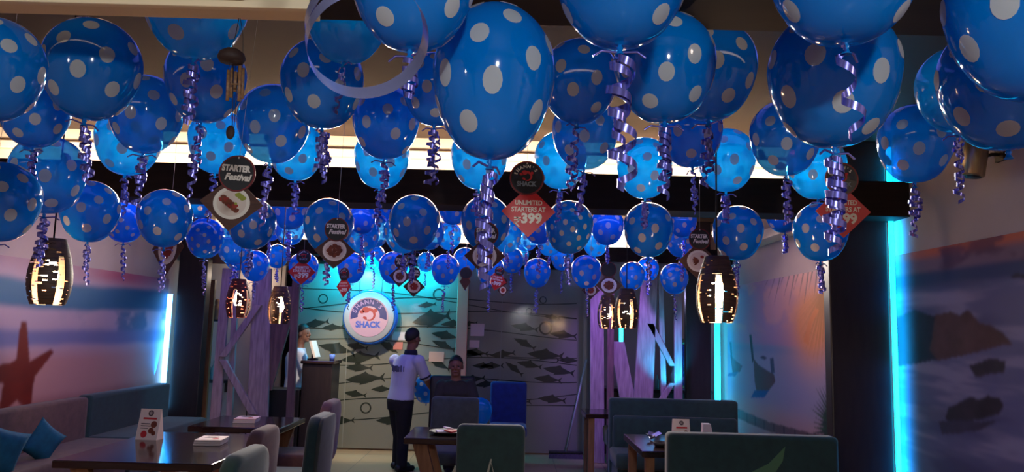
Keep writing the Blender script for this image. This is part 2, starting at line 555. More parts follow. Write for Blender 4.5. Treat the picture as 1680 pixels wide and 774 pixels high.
# ------------------------------------------------------------------ room shell
b = MB(); b.box((-0.8, 5.2, -0.05), (9.6, 16.6, 0.1)); struct('floor', b, M_['floor'])
b = MB(); b.box((-0.8, 5.2, CEIL + 0.05), (9.6, 16.6, 0.1)); struct('ceiling', b, M_['ceiling'])
b = MB(); b.box((XL - 0.05, 3.6, CEIL / 2), (0.1, 13.2, CEIL)); struct('wall_left', b, M_['wall'])
b = MB(); b.box((XR + 0.05, 5.2, CEIL / 2), (0.1, 16.4, CEIL)); struct('wall_right', b, M_['wall'])
b = MB(); b.box((-0.8, 13.05, CEIL / 2), (9.4, 0.1, CEIL)); struct('wall_back', b, M_['wall_dark'])
b = MB(); b.box((-0.8, -3.05, CEIL / 2), (9.4, 0.1, CEIL)); struct('wall_front', b, M_['wall_dark'])
b = MB(); b.box((-5.35, 11.6, CEIL / 2), (0.1, 2.9, CEIL)); b.box((-4.85, 10.2, CEIL / 2), (0.9, 0.1, CEIL)); struct('wall_bar', b, M_['wall_dark'])
# beams
def beam(name, y0, y1, z0, z1, x0=XL, x1=XR):
    b = MB(); b.box(((x0 + x1) / 2, (y0 + y1) / 2, (z0 + z1) / 2), (x1 - x0, y1 - y0, z1 - z0))
    return struct(name, b, M_['beam'], 0.006)
beam('beam', 1.55, 1.90, 2.425, CEIL)
beam('beam', 5.50, 5.80, 2.53, 2.79)
beam('beam', 9.96, 10.2, 2.55, 2.745)
# lit cove upstands above the beams, with a step under the ceiling
for y in (6.02, 10.38):
    b = MB()
    b.box(((XL + XR) / 2, y + 0.05, 2.9), (XR - XL, 0.1, 0.5))
    b.box(((XL + XR) / 2, y - 0.10, 2.74), (XR - XL, 0.25, 0.05))
    b.box(((XL + XR) / 2, y - 0.03, 3.0), (XR - XL, 0.07, 0.06))
    struct('trim_1' if y < 8 else 'trim_2', b, M_['cove'], 0.004)
# cream boxed trim under the first beam, over the left half
b = MB()
b.box((-1.75, 1.835, 2.418), (2.5, 0.075, 0.016))
b.box((-1.75, 1.775, 2.412), (2.5, 0.022, 0.028))
b.box((-1.95, 1.68, 2.419), (2.6, 0.14, 0.013))
struct('trim_3', b, M_['beam_cream'], 0.003)
# back glass edge posts and header
hb = MB(); hb.box((-0.9, 10.5, 2.62), (4.4, 0.10, 0.30)); struct('trim_4', hb, M_['beam'])
b = MB(); b.box(((-4.4 - 2.95) / 2, 10.3, 2.5), (1.5, 0.12, 0.16)); struct('trim_5', b, mat('tan_header', S(150, 110, 84), 0.6))
# right: beam-side pelmet on the far right wall
b = MB(); b.box((XR - 0.10, 8.3, 2.72), (0.2, 3.6, 0.10)); struct('trim_6', b, M_['beam_cream'], 0.005)

# columns
def column(name, x0, x1, y0, y1, lab):
    b = MB(); b.box(((x0 + x1) / 2, (y0 + y1) / 2, CEIL / 2), (x1 - x0, y1 - y0, CEIL))
    o = b.build(name, M_['column'], None, 0.01); o['kind'] = 'structure'; return o
column('column', 2.385, 2.83, 5.75, 5.87, '')
column('column', 2.33, 2.66, 10.22, 10.34, '')
column('column', -4.29, -3.92, 9.92, 10.08, '')

# ------------------------------------------------------------------ murals
def paint_left(Y, Z):
    n = fbm(Y * 0.9, Z * 2.2, 3); n2 = fbm(Y * 2.5 + 9, Z * 5, 8)
    c = np.zeros(Y.shape + (3,)) + np.array(S(198, 176, 192)[:3])
    h = Z + 0.10 * (n - 0.5)
    c = mixc(c, S(170, 128, 150), sm(1.95, 2.2, h))
    blob = np.exp(-(((Y - L2(200, 452)[0]) / 0.7) ** 2 + ((Z - L2(200, 452)[1]) / 0.09) ** 2))
    c = mixc(c, S(184, 84, 120), np.clip(blob * 0.9, 0, 1))
    band = sm(1.70, 1.78, h) * (1 - sm(1.95, 2.03, h))
    c = mixc(c, S(44, 118, 158), band * 0.95)
    c = mixc(c, S(24, 62, 120), band * sm(8.3, 9.6, Y) * 0.7)
    cl = sm(0.45, 0.62, n2) * sm(7.2, 9.2, Y) * sm(1.45, 1.55, h) * (1 - sm(1.70, 1.76, h))
    c = mixc(c, S(96, 124, 160), cl)
    band2 = sm(1.33, 1.42, h) * (1 - sm(1.48, 1.58, h))
    c = mixc(c, S(112, 124, 178), band2 * 0.85)
    c = mixc(c, S(206, 156, 150), (1 - sm(1.2, 1.42, h)))
    c = mixc(c, S(170, 120, 112), (1 - sm(0.86, 0.98, h + 0.05 * n2)) * 0.7)
    star = [L2(*p) for p in ((34, 528), (44, 528), (49, 592), (84, 572), (88, 578), (57, 618), (50, 668), (40, 669), (27, 657), (6, 675), (-2, 670), (5, 630), (-34, 616), (-34, 600), (0, 598), (18, 594), (26, 590))]
    m = inside(star, Y, Z)
    cs = np.array(S(122, 38, 26)[:3]) * (0.85 + 0.4 * n2[..., None])
    c[m] = cs[m]
    return np.clip(c, 0, 1)
mural('beach_mural', XL, 2.0, 9.9, 0.05, 2.17, 0.013, paint_left, 'beach wallpaper with a red starfish under a cloudy sky, on the left wall', 1)

def paint_near(Y, Z):
    n = fbm(Y * 1.2, Z * 6, 21); n2 = fbm(Y * 4, Z * 9, 31); n3 = fbm(Y * 1.4 + 3, Z * 13, 41)
    c = np.zeros(Y.shape + (3,)) + np.array(S(104, 104, 142)[:3])
    zh = R2(1600, 438)[1]
    sky = sm(zh - 0.01, zh + 0.03, Z)
    # water
    c = mixc(c, S(150, 146, 176), sm(0.5, 0.72, n3) * 0.8)
    c = mixc(c, S(70, 70, 108), sm(0.5, 0.75, n) * 0.6)
    c = mixc(c, S(120, 110, 150), (1 - sm(0.3, 0.75, Z)) * 0.5)
    c = mixc(c, S(58, 72, 112), sm(zh - 0.16, zh - 0.05, Z))
    c = mixc(c, S(128, 104, 124), sky)
    s2 = sm(zh + 0.10, zh + 0.17, Z + 0.05 * n)
    c = mixc(c, S(206, 112, 84), s2)
    c = mixc(c, S(96, 66, 90), sm(0.52, 0.66, n2) * sky * 0.8)
    # rocks
    k = 0.03 * (n2 - 0.5)
    def rock(pts, colr):
        poly = [R2(*p) for p in pts]
        m = inside(poly, Y + k, Z + k)
        cr = np.array(colr[:3]) * (0.55 + 0.9 * fbm(Y * 7, Z * 10, 5)[..., None])
        c[m] = cr[m]
    rock(((1470, 520), (1500, 508), (1540, 520), (1545, 590), (1470, 600)), S(44, 40, 56))
    rock(((1535, 515), (1560, 512), (1575, 518), (1582, 512), (1590, 509), (1606, 528), (1622, 532), (1645, 545), (1662, 566), (1640, 570), (1600, 580), (1540, 592), (1525, 575)), S(88, 62, 60))
    rock(((1590, 600), (1625, 588), (1650, 590), (1648, 612), (1600, 618)), S(60, 50, 60))
    rock(((1550, 685), (1556, 668), (1590, 650), (1608, 655), (1620, 648), (1640, 652), (1648, 668), (1640, 680), (1590, 690), (1560, 695)), S(56, 44, 54))
    rock(((1540, 690), (1640, 690), (1600, 708), (1545, 712)), S(66, 58, 80))
    isl = [R2(*p) for p in ((1655, 455), (1668, 447), (1680, 450), (1700, 452), (1700, 458))]
    c[inside(isl, Y, Z)] = S(40, 36, 50)[:3]
    return np.clip(c, 0, 1)
mural('rocky_sea_mural', XR, 1.0, 5.75, 0.03, 2.27, 0.009, paint_near, 'wallpaper of dark rocks in a misty evening sea, right of the near column', -1)

def paint_far(Y, Z):
    n = fbm(Y * 1.3, Z * 3, 51); n2 = fbm(Y * 4, Z * 6, 61)
    zh = R2(1240, 567)[1]
    c = np.zeros(Y.shape + (3,)) + np.array(S(150, 150, 176)[:3])
    c = mixc(c, S(176, 160, 160), (1 - sm(0.8, 1.15, Z + 0.15 * n)))
    c = mixc(c, S(190, 150, 140), (1 - sm(0.75, 0.95, Z)) * 0.6)
    c = mixc(c, S(172, 138, 172), sm(zh, zh + 0.03, Z))
    c = mixc(c, S(206, 152, 160), sm(0.48, 0.62, n) * sm(zh + 0.1, zh + 0.3, Z))
    c = mixc(c, S(120, 140, 176), np.exp(-((Z - zh + 0.03) / 0.05) ** 2) * 0.8)
    glow = np.exp(-(((Y - R2(1330, 530)[0]) / 0.55) ** 2 + ((Z - R2(1330, 530)[1]) / 0.4) ** 2))
    c = mixc(c, S(232, 150, 84), np.clip(glow * 1.3, 0, 1) * 0.95)
    def shape(pts, colr, wob=0.0):
        m = inside([R2(*p) for p in pts], Y + wob * (n2 - 0.5), Z + wob * (n2 - 0.5))
        c[m] = (np.array(colr[:3]) * (0.75 + 0.5 * n2[..., None]))[m]
    # boats
    shape(((1236, 587), (1244, 598), (1258, 607), (1270, 614), (1272, 626), (1262, 640), (1242, 648), (1238, 625)), S(84, 40, 44))
    shape(((1238, 640), (1262, 640), (1254, 652), (1232, 652)), S(26, 70, 140))
    shape(((1229, 548), (1233, 548), (1237, 590), (1234, 596)), S(40, 34, 52))
    shape(((1246, 586), (1252, 583), (1259, 587), (1254, 590)), S(50, 44, 70))
    shape(((1263, 587), (1269, 587), (1271, 612), (1265, 612)), S(60, 52, 84))
    shape(((1198, 582), (1206, 590), (1218, 600), (1214, 610), (1202, 612)), S(110, 74, 96))
    shape(((1196, 612), (1212, 609), (1206, 617), (1192, 617)), S(70, 90, 140))
    shape(((1197, 560), (1200, 560), (1202, 588), (1199, 588)), S(60, 50, 80))
    # boardwalk rail
    rail = [R2(*p) for p in ((1205, 668), (1262, 692), (1345, 714), (1345, 726), (1262, 708), (1205, 684))]
    m = inside(rail, Y, Z)
    post = (np.mod(Y * 3.2, 1) < 0.10)
    c[m] = np.where(post[..., None], np.array(S(52, 40, 44)[:3]), np.array(S(108, 82, 80)[:3]))[m]
    # palm fronds hanging from the top
    for i in range(15):
        x0 = 1262 + i * 7.2
        a = R2(x0 + 8, 436); e = R2(x0 - 10 + i * 1.1, 476 + (i % 3) * 14)
        poly = [(a[0] - 0.02, a[1]), (a[0] + 0.02, a[1]), e]
        c[inside(poly, Y, Z)] = S(62, 48, 70)[:3]
    for i in range(34):
        q = -0.55 + i * 0.062
        s0 = R2(1352, 470)
        Lh = 0.62 + 0.25 * ((i * 7) % 5) / 5
        e = (s0[0] + math.sin(q) * Lh * 0.9 + 0.10, s0[1] - math.cos(q) * Lh)
        d = 0.022
        poly = [(s0[0] - d, s0[1]), (s0[0] + d, s0[1]), (e[0], e[1])]
        m = inside(poly, Y + 0.05 * (Z - 1.5) ** 2, Z)
        c[m] = (c[m] * 0.35 + np.array(S(186, 124, 54)[:3]) * 0.65)
    trunk = [R2(*p) for p in ((1318, 560), (1326, 528), (1338, 505), (1344, 508), (1332, 532), (1326, 566))]
    c[inside(trunk, Y, Z)] = S(226, 140, 72)[:3]
    # spiky agave at the lower right
    for i in range(17):
        s0 = R2(1376, 706)
        q = 0.15 + i * 0.105
        Lh = 0.42 + 0.12 * ((i * 5) % 4) / 4
        e = (s0[0] + math.sin(q) * Lh * 1.25, s0[1] + math.cos(q) * Lh * 1.1 - 0.02)
        nx, nz = math.cos(q) * 0.02, -math.sin(q) * 0.02
        mid = (s0[0] + (e[0] - s0[0]) * 0.4, s0[1] + (e[1] - s0[1]) * 0.4)
        poly = [s0, (mid[0] + nx, mid[1] + nz), e, (mid[0] - nx, mid[1] - nz)]
        c[inside(poly, Y, Z)] = S(50, 62 + (i % 3) * 10, 52)[:3]
    return np.clip(c, 0, 1)
mural('boat_beach_mural', XR, 5.9, 10.2, 0.03, 2.27, 0.009, paint_far, 'wallpaper of two moored boats and palm leaves, right wall between the columns', -1)

# ------------------------------------------------------------------ glass screen at the back
GY = 10.55
gx0, gx1 = -2.95, 1.12
b = MB(); b.box(((gx0 + gx1) / 2, GY, 1.25), (gx1 - gx0, 0.02, 2.46))
glass = b.build('glass_screen', M_['frost'])
tag(glass, 'frosted glass partition with a shoal of fish, behind the waiter', 'glass partition')
def G(px, py):
    p = at(px, py, GY - 0.012); return (p.x, p.z)
fb = MB()
def fish(px, py, ln, ang=0, flip=1, fat=0.30):
    cx, cz = G(px, py)
    Lm = ln * GY / F
    pts = [(-.5, 0), (-.42, .10), (-.28, .28), (-.10, .42), (.04, .62), (.10, .40), (.22, .26), (.36, .10), (.40, .08), (.54, .42), (.48, 0), (.54, -.42), (.40, -.08), (.36, -.10), (.2, -.28), (.02, -.42), (-.14, -.5), (-.12, -.36), (-.3, -.26), (-.42, -.12)]
    ca, sa = math.cos(math.radians(ang)), math.sin(math.radians(ang))
    out = []
    for x, z in pts:
        x *= Lm * flip; z *= Lm * fat
        out.append((cx + x * ca - z * sa, cz + x * sa + z * ca))
    fb.flat(out, GY - 0.0125)
for a in ((707, 523, 62, 12, 1, .42), (743, 531, 40, 4), (730, 550, 46, -8), (727, 566, 40, -20), (780, 578, 40, -5), (824, 581, 40, 8), (860, 537, 44, -8),
          (860, 563, 38, -24), (894, 582, 58, -3), (806, 600, 38, 3), (843, 604, 34, -35), (868, 598, 40, -10), (916, 608, 50, -8), (931, 591, 34, 0, -1),
          (898, 622, 44, -4), (797, 630, 36, 8), (923, 549, 44, -5), (545, 537, 36, 5), (590, 587, 62, 8), (588, 603, 44, 0), (598, 621, 62, 5), (582, 646, 36, -6),
          (585, 568, 36, -8), (552, 572, 60, -10), (517, 531, 44, 12), (626, 638, 34, 3), (636, 568, 40, -30, -1), (720, 597, 40, -25), (772, 580, 36, -4), (792, 600, 34, 0),
          (775, 622, 40, 8), (560, 690, 40, 4), (905, 655, 44, -4), (850, 660, 40, 6), (640, 690, 46, 0), (700, 500, 30, 8), (905, 520, 26, -5), (770, 531, 26, 10)):
    fish(*a)
def glass_line(pts, wd=0.012):
    pl = [G(*p) for p in pts]
    for (x0, z0), (x1, z1) in zip(pl[:-1], pl[1:]):
        fb.flat([(x0, z0 - wd / 2), (x1, z1 - wd / 2), (x1, z1 + wd / 2), (x0, z0 + wd / 2)], GY - 0.0123)
def wave(y0, dy, ph, amp=5, x0=490, x1=958):
    pts = [(x, y0 + dy * (x - x0) / (x1 - x0) + amp * math.sin((x - x0) / 75 + ph)) for x in range(x0, x1, 12)]
    glass_line(pts)
for a in ((503, 20, 0.2, 6), (531, 22, 1.4, 6), (556, 30, 3.0, 7), (500, -10, 2.2, 8), (590, 6, 0.6, 8), (628, -8, 2.0, 7), (665, -20, 3.2, 7), (688, -24, 0.4, 5), (470, 50, 2.6, 6)): wave(*a)
def ring(px, py, r):
    cx, cz = G(px, py); R = r * GY / F
    for i in range(20):
        q0, q1 = 2 * PI * i / 20, 2 * PI * (i + 1) / 20
        fb.flat([(cx + R * math.cos(q0), cz + R * math.sin(q0)), (cx + R * math.cos(q1), cz + R * math.sin(q1)), (cx + R * .75 * math.cos(q1), cz + R * .75 * math.sin(q1)), (cx + R * .75 * math.cos(q0), cz + R * .75 * math.sin(q0))], GY - 0.0124)
for a in ((530, 490, 8), (600, 669, 9), (891, 492, 6), (868, 510, 5), (895, 538, 11), (720, 483, 10), (640, 660, 5)): ring(*a)
fb.build('fish_pattern', M_['clear'], glass, recalc=False)
ge = mat('glass_edge', S(150, 150, 140), 0.3)
for px in (822, 570, 960):
    p = G(px, 560); b = MB(); b.box((p[0], GY - 0.013, 1.25), (0.010 if px < 950 else 0.05, 0.008, 2.46))
    b.build('glass_joint', ge, glass)
x0 = at(757, 560, 10.45).x
b = MB(); b.box((x0, 10.47, 1.24), (0.15, 0.10, 2.48)); o = b.build('column', mat('peach_column_paint', S(236, 170, 138), 0.7), None, 0.008); o['kind'] = 'structure'

for (px, py, wp, hp, colr, lab) in ((783, 541, 22, 20, S(222, 196, 186), 'white patch on the glass, highest right of the peach column'),
                             (778, 564, 16, 12, S(214, 184, 174), 'small white patch on the glass, lower of two right of the peach column'),
                             (655, 551, 24, 13, S(198, 180, 180), 'pale paper notice on the glass just left of the waiter\'s head'),
                             (653, 567, 15, 12, S(190, 110, 96), 'orange paper notice on the glass by the waiter\'s shoulder'),
                             (716, 585, 24, 16, S(206, 160, 140), 'peach paper notice on the glass behind the waiter\'s arm')):
    b = MB(); p = G(px, py); k = GY / F  # small flat coloured patch set just in front of the glass
    b.prism([(-wp * k / 2, -hp * k / 2), (wp * k / 2, -hp * k / 2), (wp * k / 2 * 1.05, hp * k / 2), (-wp * k / 2, hp * k / 2)], -0.004, 0)
    o = b.build('glass_patch', mat('patch_colour', colr, 0.5), None, loc=(p[0], GY - 0.014, p[1])); tag(o, lab, 'notice')

# round lit logo sign hung in front of the glass
def logo_art(mb, R, y, mi_blue, mi_red, mi_light, mi_text, name_top=True):
    """blue sky arc, a curled red prawn, and the two words, all printed flat; y is the front plane"""
    n = 26
    arc = [(R * .93 * math.cos(q), R * .93 * math.sin(q)) for q in [math.radians(-8 + 196 * i / n) for i in range(n + 1)]]
    arc += [(R * .56 * math.cos(q), R * .50 * math.sin(q) + 0.06 * R) for q in [math.radians(188 - 196 * i / n) for i in range(n + 1)]]
    for i in range(n):
        mb.flat([arc[i], arc[i + 1], arc[2 * n - i], arc[2 * n + 1 - i]], y, mi_blue)
    put_arc(mb, "SHANN'S", R * .30, R * .68, math.radians(158), math.radians(42), y - 0.0006, mi_light)
    # prawn: a curled tapering body, claws and a fan tail
    k = 14
    outer, inner = [], []
    for i in range(k + 1):
        q = math.radians(120 - 230 * i / k)
        rr = R * (.30 - 0.05 * i / k); t = R * (.17 - 0.11 * i / k)
        cx, cz = 0.02 * R, 0.10 * R
        outer.append((cx + (rr + t / 2) * math.cos(q), cz + (rr + t / 2) * math.sin(q)))
        inner.append((cx + (rr - t / 2) * math.cos(q), cz + (rr - t / 2) * math.sin(q)))
    for i in range(k):
        mb.flat([outer[i], outer[i + 1], inner[i + 1], inner[i]], y - 0.0004, mi_red)
    mb.flat(circle(-.16 * R, .36 * R, .15 * R, 12, 1.3), y - 0.0005, mi_red)
    mb.flat(circle(-.36 * R, .26 * R, .09 * R, 10, 1.4), y - 0.0005, mi_red)
    mb.flat(circle(.33 * R, .34 * R, .10 * R, 10), y - 0.0005, mi_red)
    mb.flat([(-.30 * R, -.06 * R), (-.08 * R, -.16 * R), (-.10 * R, .0), (-.26 * R, .04 * R)], y - 0.0005, mi_red)
    put_text(mb, "SHACK", R * .42, 0, -.52 * R, y - 0.0006, mi_text, 0, R * .022, 1.30 * R)
def put_arc(mb, s, size, R, a0, a1, y, mi):
    n = len(s)
    for i, ch in enumerate(s):
        q = a0 + (a1 - a0) * i / (n - 1)
        put_text(mb, ch, size, R * math.cos(q), R * math.sin(q), y, mi, 0, size * .02, None, q - PI / 2)
sp = at(605, 520, 10.28)
SR = 0.325
sg = thing('round_sign', 'round white lit shop sign with red prawn and blue lettering, on the glass', 'sign', sp)
b = MB()
b.lathe([(0.001, -0.0), (SR * 1.0, 0.0), (SR * 1.03, 0.015), (SR * 1.03, 0.10), (SR * 1.0, 0.12), (0.001, 0.12)], n=48, rot=Matrix.Rotation(-PI / 2, 3, 'X').to_3x3())
b.build('lamp_box', mat('white_acrylic', S(168, 176, 190), 0.3), sg)
b = MB(); b.flat(circle(0, 0, SR * .80, 40), -0.006, 0)
logo_art(b, SR * .80, -0.008, 1, 2, 3, 4)
b.build('logo_print', [mat('pink_print', S(170, 140, 170), 0.5), mat('navy_ink', S(34, 40, 110), .5), mat('prawn_ink', S(140, 44, 50), .5), mat('pale_ink', S(150, 130, 190), .5), mat('royal_ink', S(60, 84, 180), .5)], sg, recalc=False)
b = MB()
b.lathe([(SR * 1.12, 0.16), (SR * 1.15, 0.13), (SR * 1.04, 0.02), (SR * 1.02, 0.05)], n=48, rot=Matrix.Rotation(-PI / 2, 3, 'X').to_3x3())
b.build('blue_rim', mat('blue_rim_plastic', S(30, 90, 190), 0.2), sg)
for s_ in (-1, 1):
    b = MB(); b.tube([(s_ * 0.15, 0.06, SR - .02), (s_ * 0.15, 0.06, SR + 0.45)], 0.004, 6)
    b.build('hanger', M_['steel'], sg)

# ------------------------------------------------------------------ LED strips beside the columns
def led(name, p0, p1, wd, m, label, dirx):
    b = MB(); b.beam(p0, p1, wd, 0.02)
    o = b.build(name, m); return tag(o, label, 'led strip')
led('led_strip', (XL + 0.055, 9.86, 0.55), (XL + 0.055, 9.86, 1.98), 0.06, M_['led'], 'glowing blue light strip in the corner beside the starfish mural', 1)
led('led_strip', (2.852, 5.737, 0.05), (2.852, 5.737, 3.1), 0.030, M_['led_cyan'], 'glowing blue light strip between the near column and the rocky sea mural', 1)
led('led_strip', (2.76, 10.28, 0.3), (2.755, 10.28, 2.5), 0.07, M_['led_cyan'], 'glowing cyan light strip beside the far column and the boat mural', 1)
p = at(1019, 548, 10.7)
led('led_strip', p + Vector((0, 0, -.16)), p + Vector((0, 0, .16)), 0.05, M_['led_cyan'], 'short cyan light strip behind the planks, just below the close lamp pair', 1)
lamp('blue_strip_light', 'AREA', (2.80, 5.71, 1.55), 9, (0.0, 0.34, 1.0), 0.03, 3.0, (2.868, 5.675, 1.55), 1.7)
lamp('blue_strip_light', 'AREA', (XL + 0.08, 9.80, 1.30), 5, (0.0, 0.28, 1.0), 0.03, 1.5, (XL, 9.7, 1.35))
lamp('blue_strip_light', 'AREA', (2.80, 10.12, 1.5), 0.4, (0.0, 0.30, 1.0), 0.03, 2.2, (2.88, 10.0, 1.5))

# ------------------------------------------------------------------ plank screens at the back left and right
def screen(label, Y, planks):
    t = thing('plank_screen', label, 'wooden screen', (at(planks[0][1], 700, Y).x, Y, 0))
    o0 = t.location
    for (kind, x0, y0, x1, y1, w0, w1, m, dy) in planks:
        p0, p1 = at(x0, y0, Y + dy), at(x1, y1, Y + dy)
        if kind == 'post': p0.z = 0.0
        k = Y / F
        bb = MB(); bb.beam(p0 - o0, p1 - o0, w0 * k, 0.05, w1 * k, 0.05)
        bb.build(kind, M_[m], t, 0.006)
    return t
screen('rustic screen of leaning planks in the opening left of the glass', 9.45, (
    ('post', 352, 690, 373, 440, 17, 14, 'plank', 0), ('post', 377, 690, 389, 440, 10, 9, 'plank', .06),
    ('post', 425, 690, 431, 440, 34, 30, 'plank', 0), ('plank', 436, 640, 474, 470, 20, 40, 'plank_brown', .06),
    ('post', 476, 700, 487, 440, 13, 12, 'plank_brown', -.06), ('brace', 366, 585, 424, 500, 12, 12, 'plank', -.06), ('brace', 416, 680, 366, 590, 13, 12, 'plank', -.06)))
screen('rustic screen of leaning planks lit violet and cyan, right of the glass', 10.0, (
    ('post', 980, 735, 979, 450, 23, 22, 'plank', 0), ('post', 1001, 690, 1002, 440, 11, 11, 'plank_brown', -.06),
    ('plank', 1036, 690, 1012, 560, 26, 24, 'plank', .06), ('post', 1050, 690, 1066, 440, 34, 26, 'plank', 0),
    ('post', 1092, 690, 1083, 440, 10, 8, 'plank', .06), ('brace', 1103, 600, 1066, 530, 9, 12, 'plank', -.0),
    ('brace', 1086, 655, 1103, 628, 11, 9, 'plank', 0), ('plank', 1070, 524, 1074, 452, 13, 9, 'plank', .10), ('post', 1113, 690, 1112, 470, 14, 12, 'plank', 0)))
lamp('cyan_uplight', 'SPOT', (2.15, 9.6, 0.95), 50, (0.0, 0.5, 1.0), 0.04, None, (2.05, 10.0, 1.3), 1.3)

# things behind the plank screens
b = MB(); b.box((0, 0, 1.1), (0.10, 0.05, 2.2)); o = b.build('door_1', M_['wood_leg'], None, 0.004, loc=(at(338, 600, 10.3).x, 10.3, 0)); o['kind'] = 'structure'
b = MB(); b.box((-3.35, 12.0, 1.2), (0.55, 0.06, 2.4)); o = b.build('door_2', mat('dark_doorway', S(26, 22, 26), 0.5), None, 0.004); o['kind'] = 'structure'
p = at(346, 622, 10.9)
sh = thing('bracket_shelf', 'dark shelf on the wall behind the left plank screen', 'shelf', (p.x - 0.05, 11.0, p.z - 0.03))
b = MB(); b.box((0, 0, 0), (0.62, 0.24, 0.035)); b.build('board', M_['black'], sh, 0.004)
b = MB()
for s_ in (-1, 1):
    b.prism([(0, -0.018), (0.0, -0.15), (0.012, -0.15), (0.012, -0.018)], -0.02, 0.12, 0, Matrix.Translation((s_ * 0.22, 0, 0)))
b.build('bracket', M_['black'], sh)
def bottle(px, py, Y, h, label, m='bottle', name='bottle', z=None):
    p = at(px, py, Y)
    if z is not None: p.z = z
    b = MB(); r = h * 0.15
    b.lathe([(0.001, 0), (r * .95, 0), (r, h * .03), (r, h * .58), (r * .75, h * .68), (r * .34, h * .78), (r * .32, h * .95), (r * .40, h * .96), (r * .40, h), (0.001, h)], n=16)
    o = b.build(name, M_[m], None, loc=p); return tag(o, label, 'bottle', 'bottles behind the plank screens')
bottle(341, 620, 11.0, 0.26, 'clear bottle on the dark wall shelf, left of the pair', z=p.z - 0.0125)
bottle(350, 620, 11.0, 0.27, 'clear bottle on the dark wall shelf, right of the pair', z=p.z - 0.0125)
p = at(355, 525, 11.0)
st = thing('figurine', 'small figurine on a little dark bracket behind the left plank screen', 'figurine', p)
b = MB(); b.box((0, 0.02, -0.01), (0.22, 0.16, 0.02)); b.build('bracket', M_['black'], st)
b = MB(); b.lathe([(0.001, 0), (0.05, 0), (0.055, 0.02), (0.04, 0.06), (0.06, 0.13), (0.055, 0.18), (0.03, 0.21), (0.038, 0.25), (0.03, 0.29), (0.001, 0.30)], n=16); b.build('figure', mat('brown_carving', S(120, 78, 56), 0.6), st)
# back walls seen between the planks
b = MB(); b.box((-4.0, 11.3, 1.5), (1.4, 0.08, 3.0)); o = struct('wall_bar_side', b, M_['wall'])
# right: counter with glassware behind the planks
ct = thing('bar_counter', 'dark back bar counter behind the right plank screen', 'counter', (1.95, 11.0, 0))
b = MB(); b.box((0, 0, 0.42), (1.6, 0.5, 0.84)); b.build('body', M_['column'], ct, 0.006)
b = MB(); b.box((0, -0.02, 0.86), (1.7, 0.58, 0.04)); b.build('worktop', M_['wood_dark'], ct, 0.006)
for i, (px, h, mm, lab) in enumerate(((1068, .22, 'bluevelvet', 'blue bottle on the back bar, leftmost beside the wide plank'), (1078, .19, 'bottle', 'clear bottle on the back bar, second from the wide plank'),
                        (1104, .30, 'bottle', 'tall clear bottle on the back bar between the thin planks'), (1092, .20, 'black', 'dark bottle on the back bar between the thin planks'))):
    bottle(px, 640, 10.95, h, lab, mm, z=0.88)
def goblet(px, Y, r, label):
    b = MB()
    b.lathe([(0.001, 0), (r * .8, 0), (r * .8, 0.006), (0.006, 0.012), (0.006, r * 1.2), (r * .7, r * 1.6), (r, r * 2.4), (r * .85, r * 3.2), (r * .82, r * 3.2), (r * .95, r * 2.4), (r * .6, r * 1.7), (0.001, r * 1.35)], n=18)
    p = at(px, 640, Y)
    o = b.build('goblet', film('goblet_glass', S(200, 220, 240), S(150, 170, 220), 0.5, 0.4), None, loc=(p.x, Y, 0.88)); return tag(o, label, 'glass', 'glassware on the back bar')
goblet(1087, 10.85, .05, 'stemmed glass on the back bar just left of the thin leaning plank')
goblet(1124, 10.85, .055, 'stemmed glass on the back bar beside the far column')
p = at(1125, 600, 10.75)
tw = thing('drink_tower', 'tall clear drink dispenser with blue glow beside the far column', 'drink dispenser', (p.x + .03, 11.08, 0.88))
b = MB(); b.lathe([(0.001, 0), (0.10, 0), (0.10, 0.03), (0.06, 0.05), (0.001, 0.05)], n=24); b.build('base', M_['steel'], tw)
b = MB(); b.lathe([(0.065, 0.05), (0.065, 0.62), (0.060, 0.62), (0.060, 0.06)], n=24); b.build('tube', film('tower_glass', S(170, 190, 250), S(80, 90, 200), 0.55, 0.4), tw)
b = MB(); b.lathe([(0.001, 0.70), (0.02, 0.70), (0.03, 0.66), (0.072, 0.65), (0.072, 0.615), (0.001, 0.615)], n=24); b.build('lid', M_['steel'], tw)

# ------------------------------------------------------------------ cashier counter
cq = thing('cashier_counter', 'dark wooden cash desk in front of the glass, below the cashier', 'counter', (-2.36, 9.84, 0))
b = MB(); b.box((0, 0, 0.58), (0.37, 0.44, 1.16)); b.build('body', M_['column'], cq, 0.01)
b = MB(); b.box((0, 0, 1.18), (0.41, 0.48, 0.04)); b.build('desk_top', M_['wood_dark'], cq, 0.008)
b = MB(); b.box((-0.52, -0.02, 0.42), (0.64, 0.40, 0.84)); b.build('side_desk', M_['black'], cq, 0.008)
p = at(512, 580, 9.9)
mo = thing('billing_screen', 'pale billing screen tilted on the cash desk, seen edge on', 'screen', (p.x, 9.95, 1.20))
R_ = Matrix.Rotation(math.radians(-18), 3, 'Y')
b = MB(); b.box((0.02, 0, 0.13), (0.03, 0.26, 0.22), 0, R_); b.build('panel', M_['paper'], mo, 0.004)
b = MB(); b.lathe([(0.001, 0), (0.07, 0), (0.07, 0.012), (0.02, 0.02), (0.018, 0.09), (0.001, 0.09)], n=16); b.build('stand', M_['black'], mo)
p = at(545, 585, 9.9)
b = MB(); b.lathe([(0.001, 0), (0.03, 0), (0.035, 0.07), (0.031, 0.07), (0.027, 0.008), (0.001, 0.008)], n=16)
tag(b.build('cup', M_['ink_sky'], None, loc=(p.x, 9.9, 1.20)), 'small pale cup at the right end of the cash desk', 'cup')

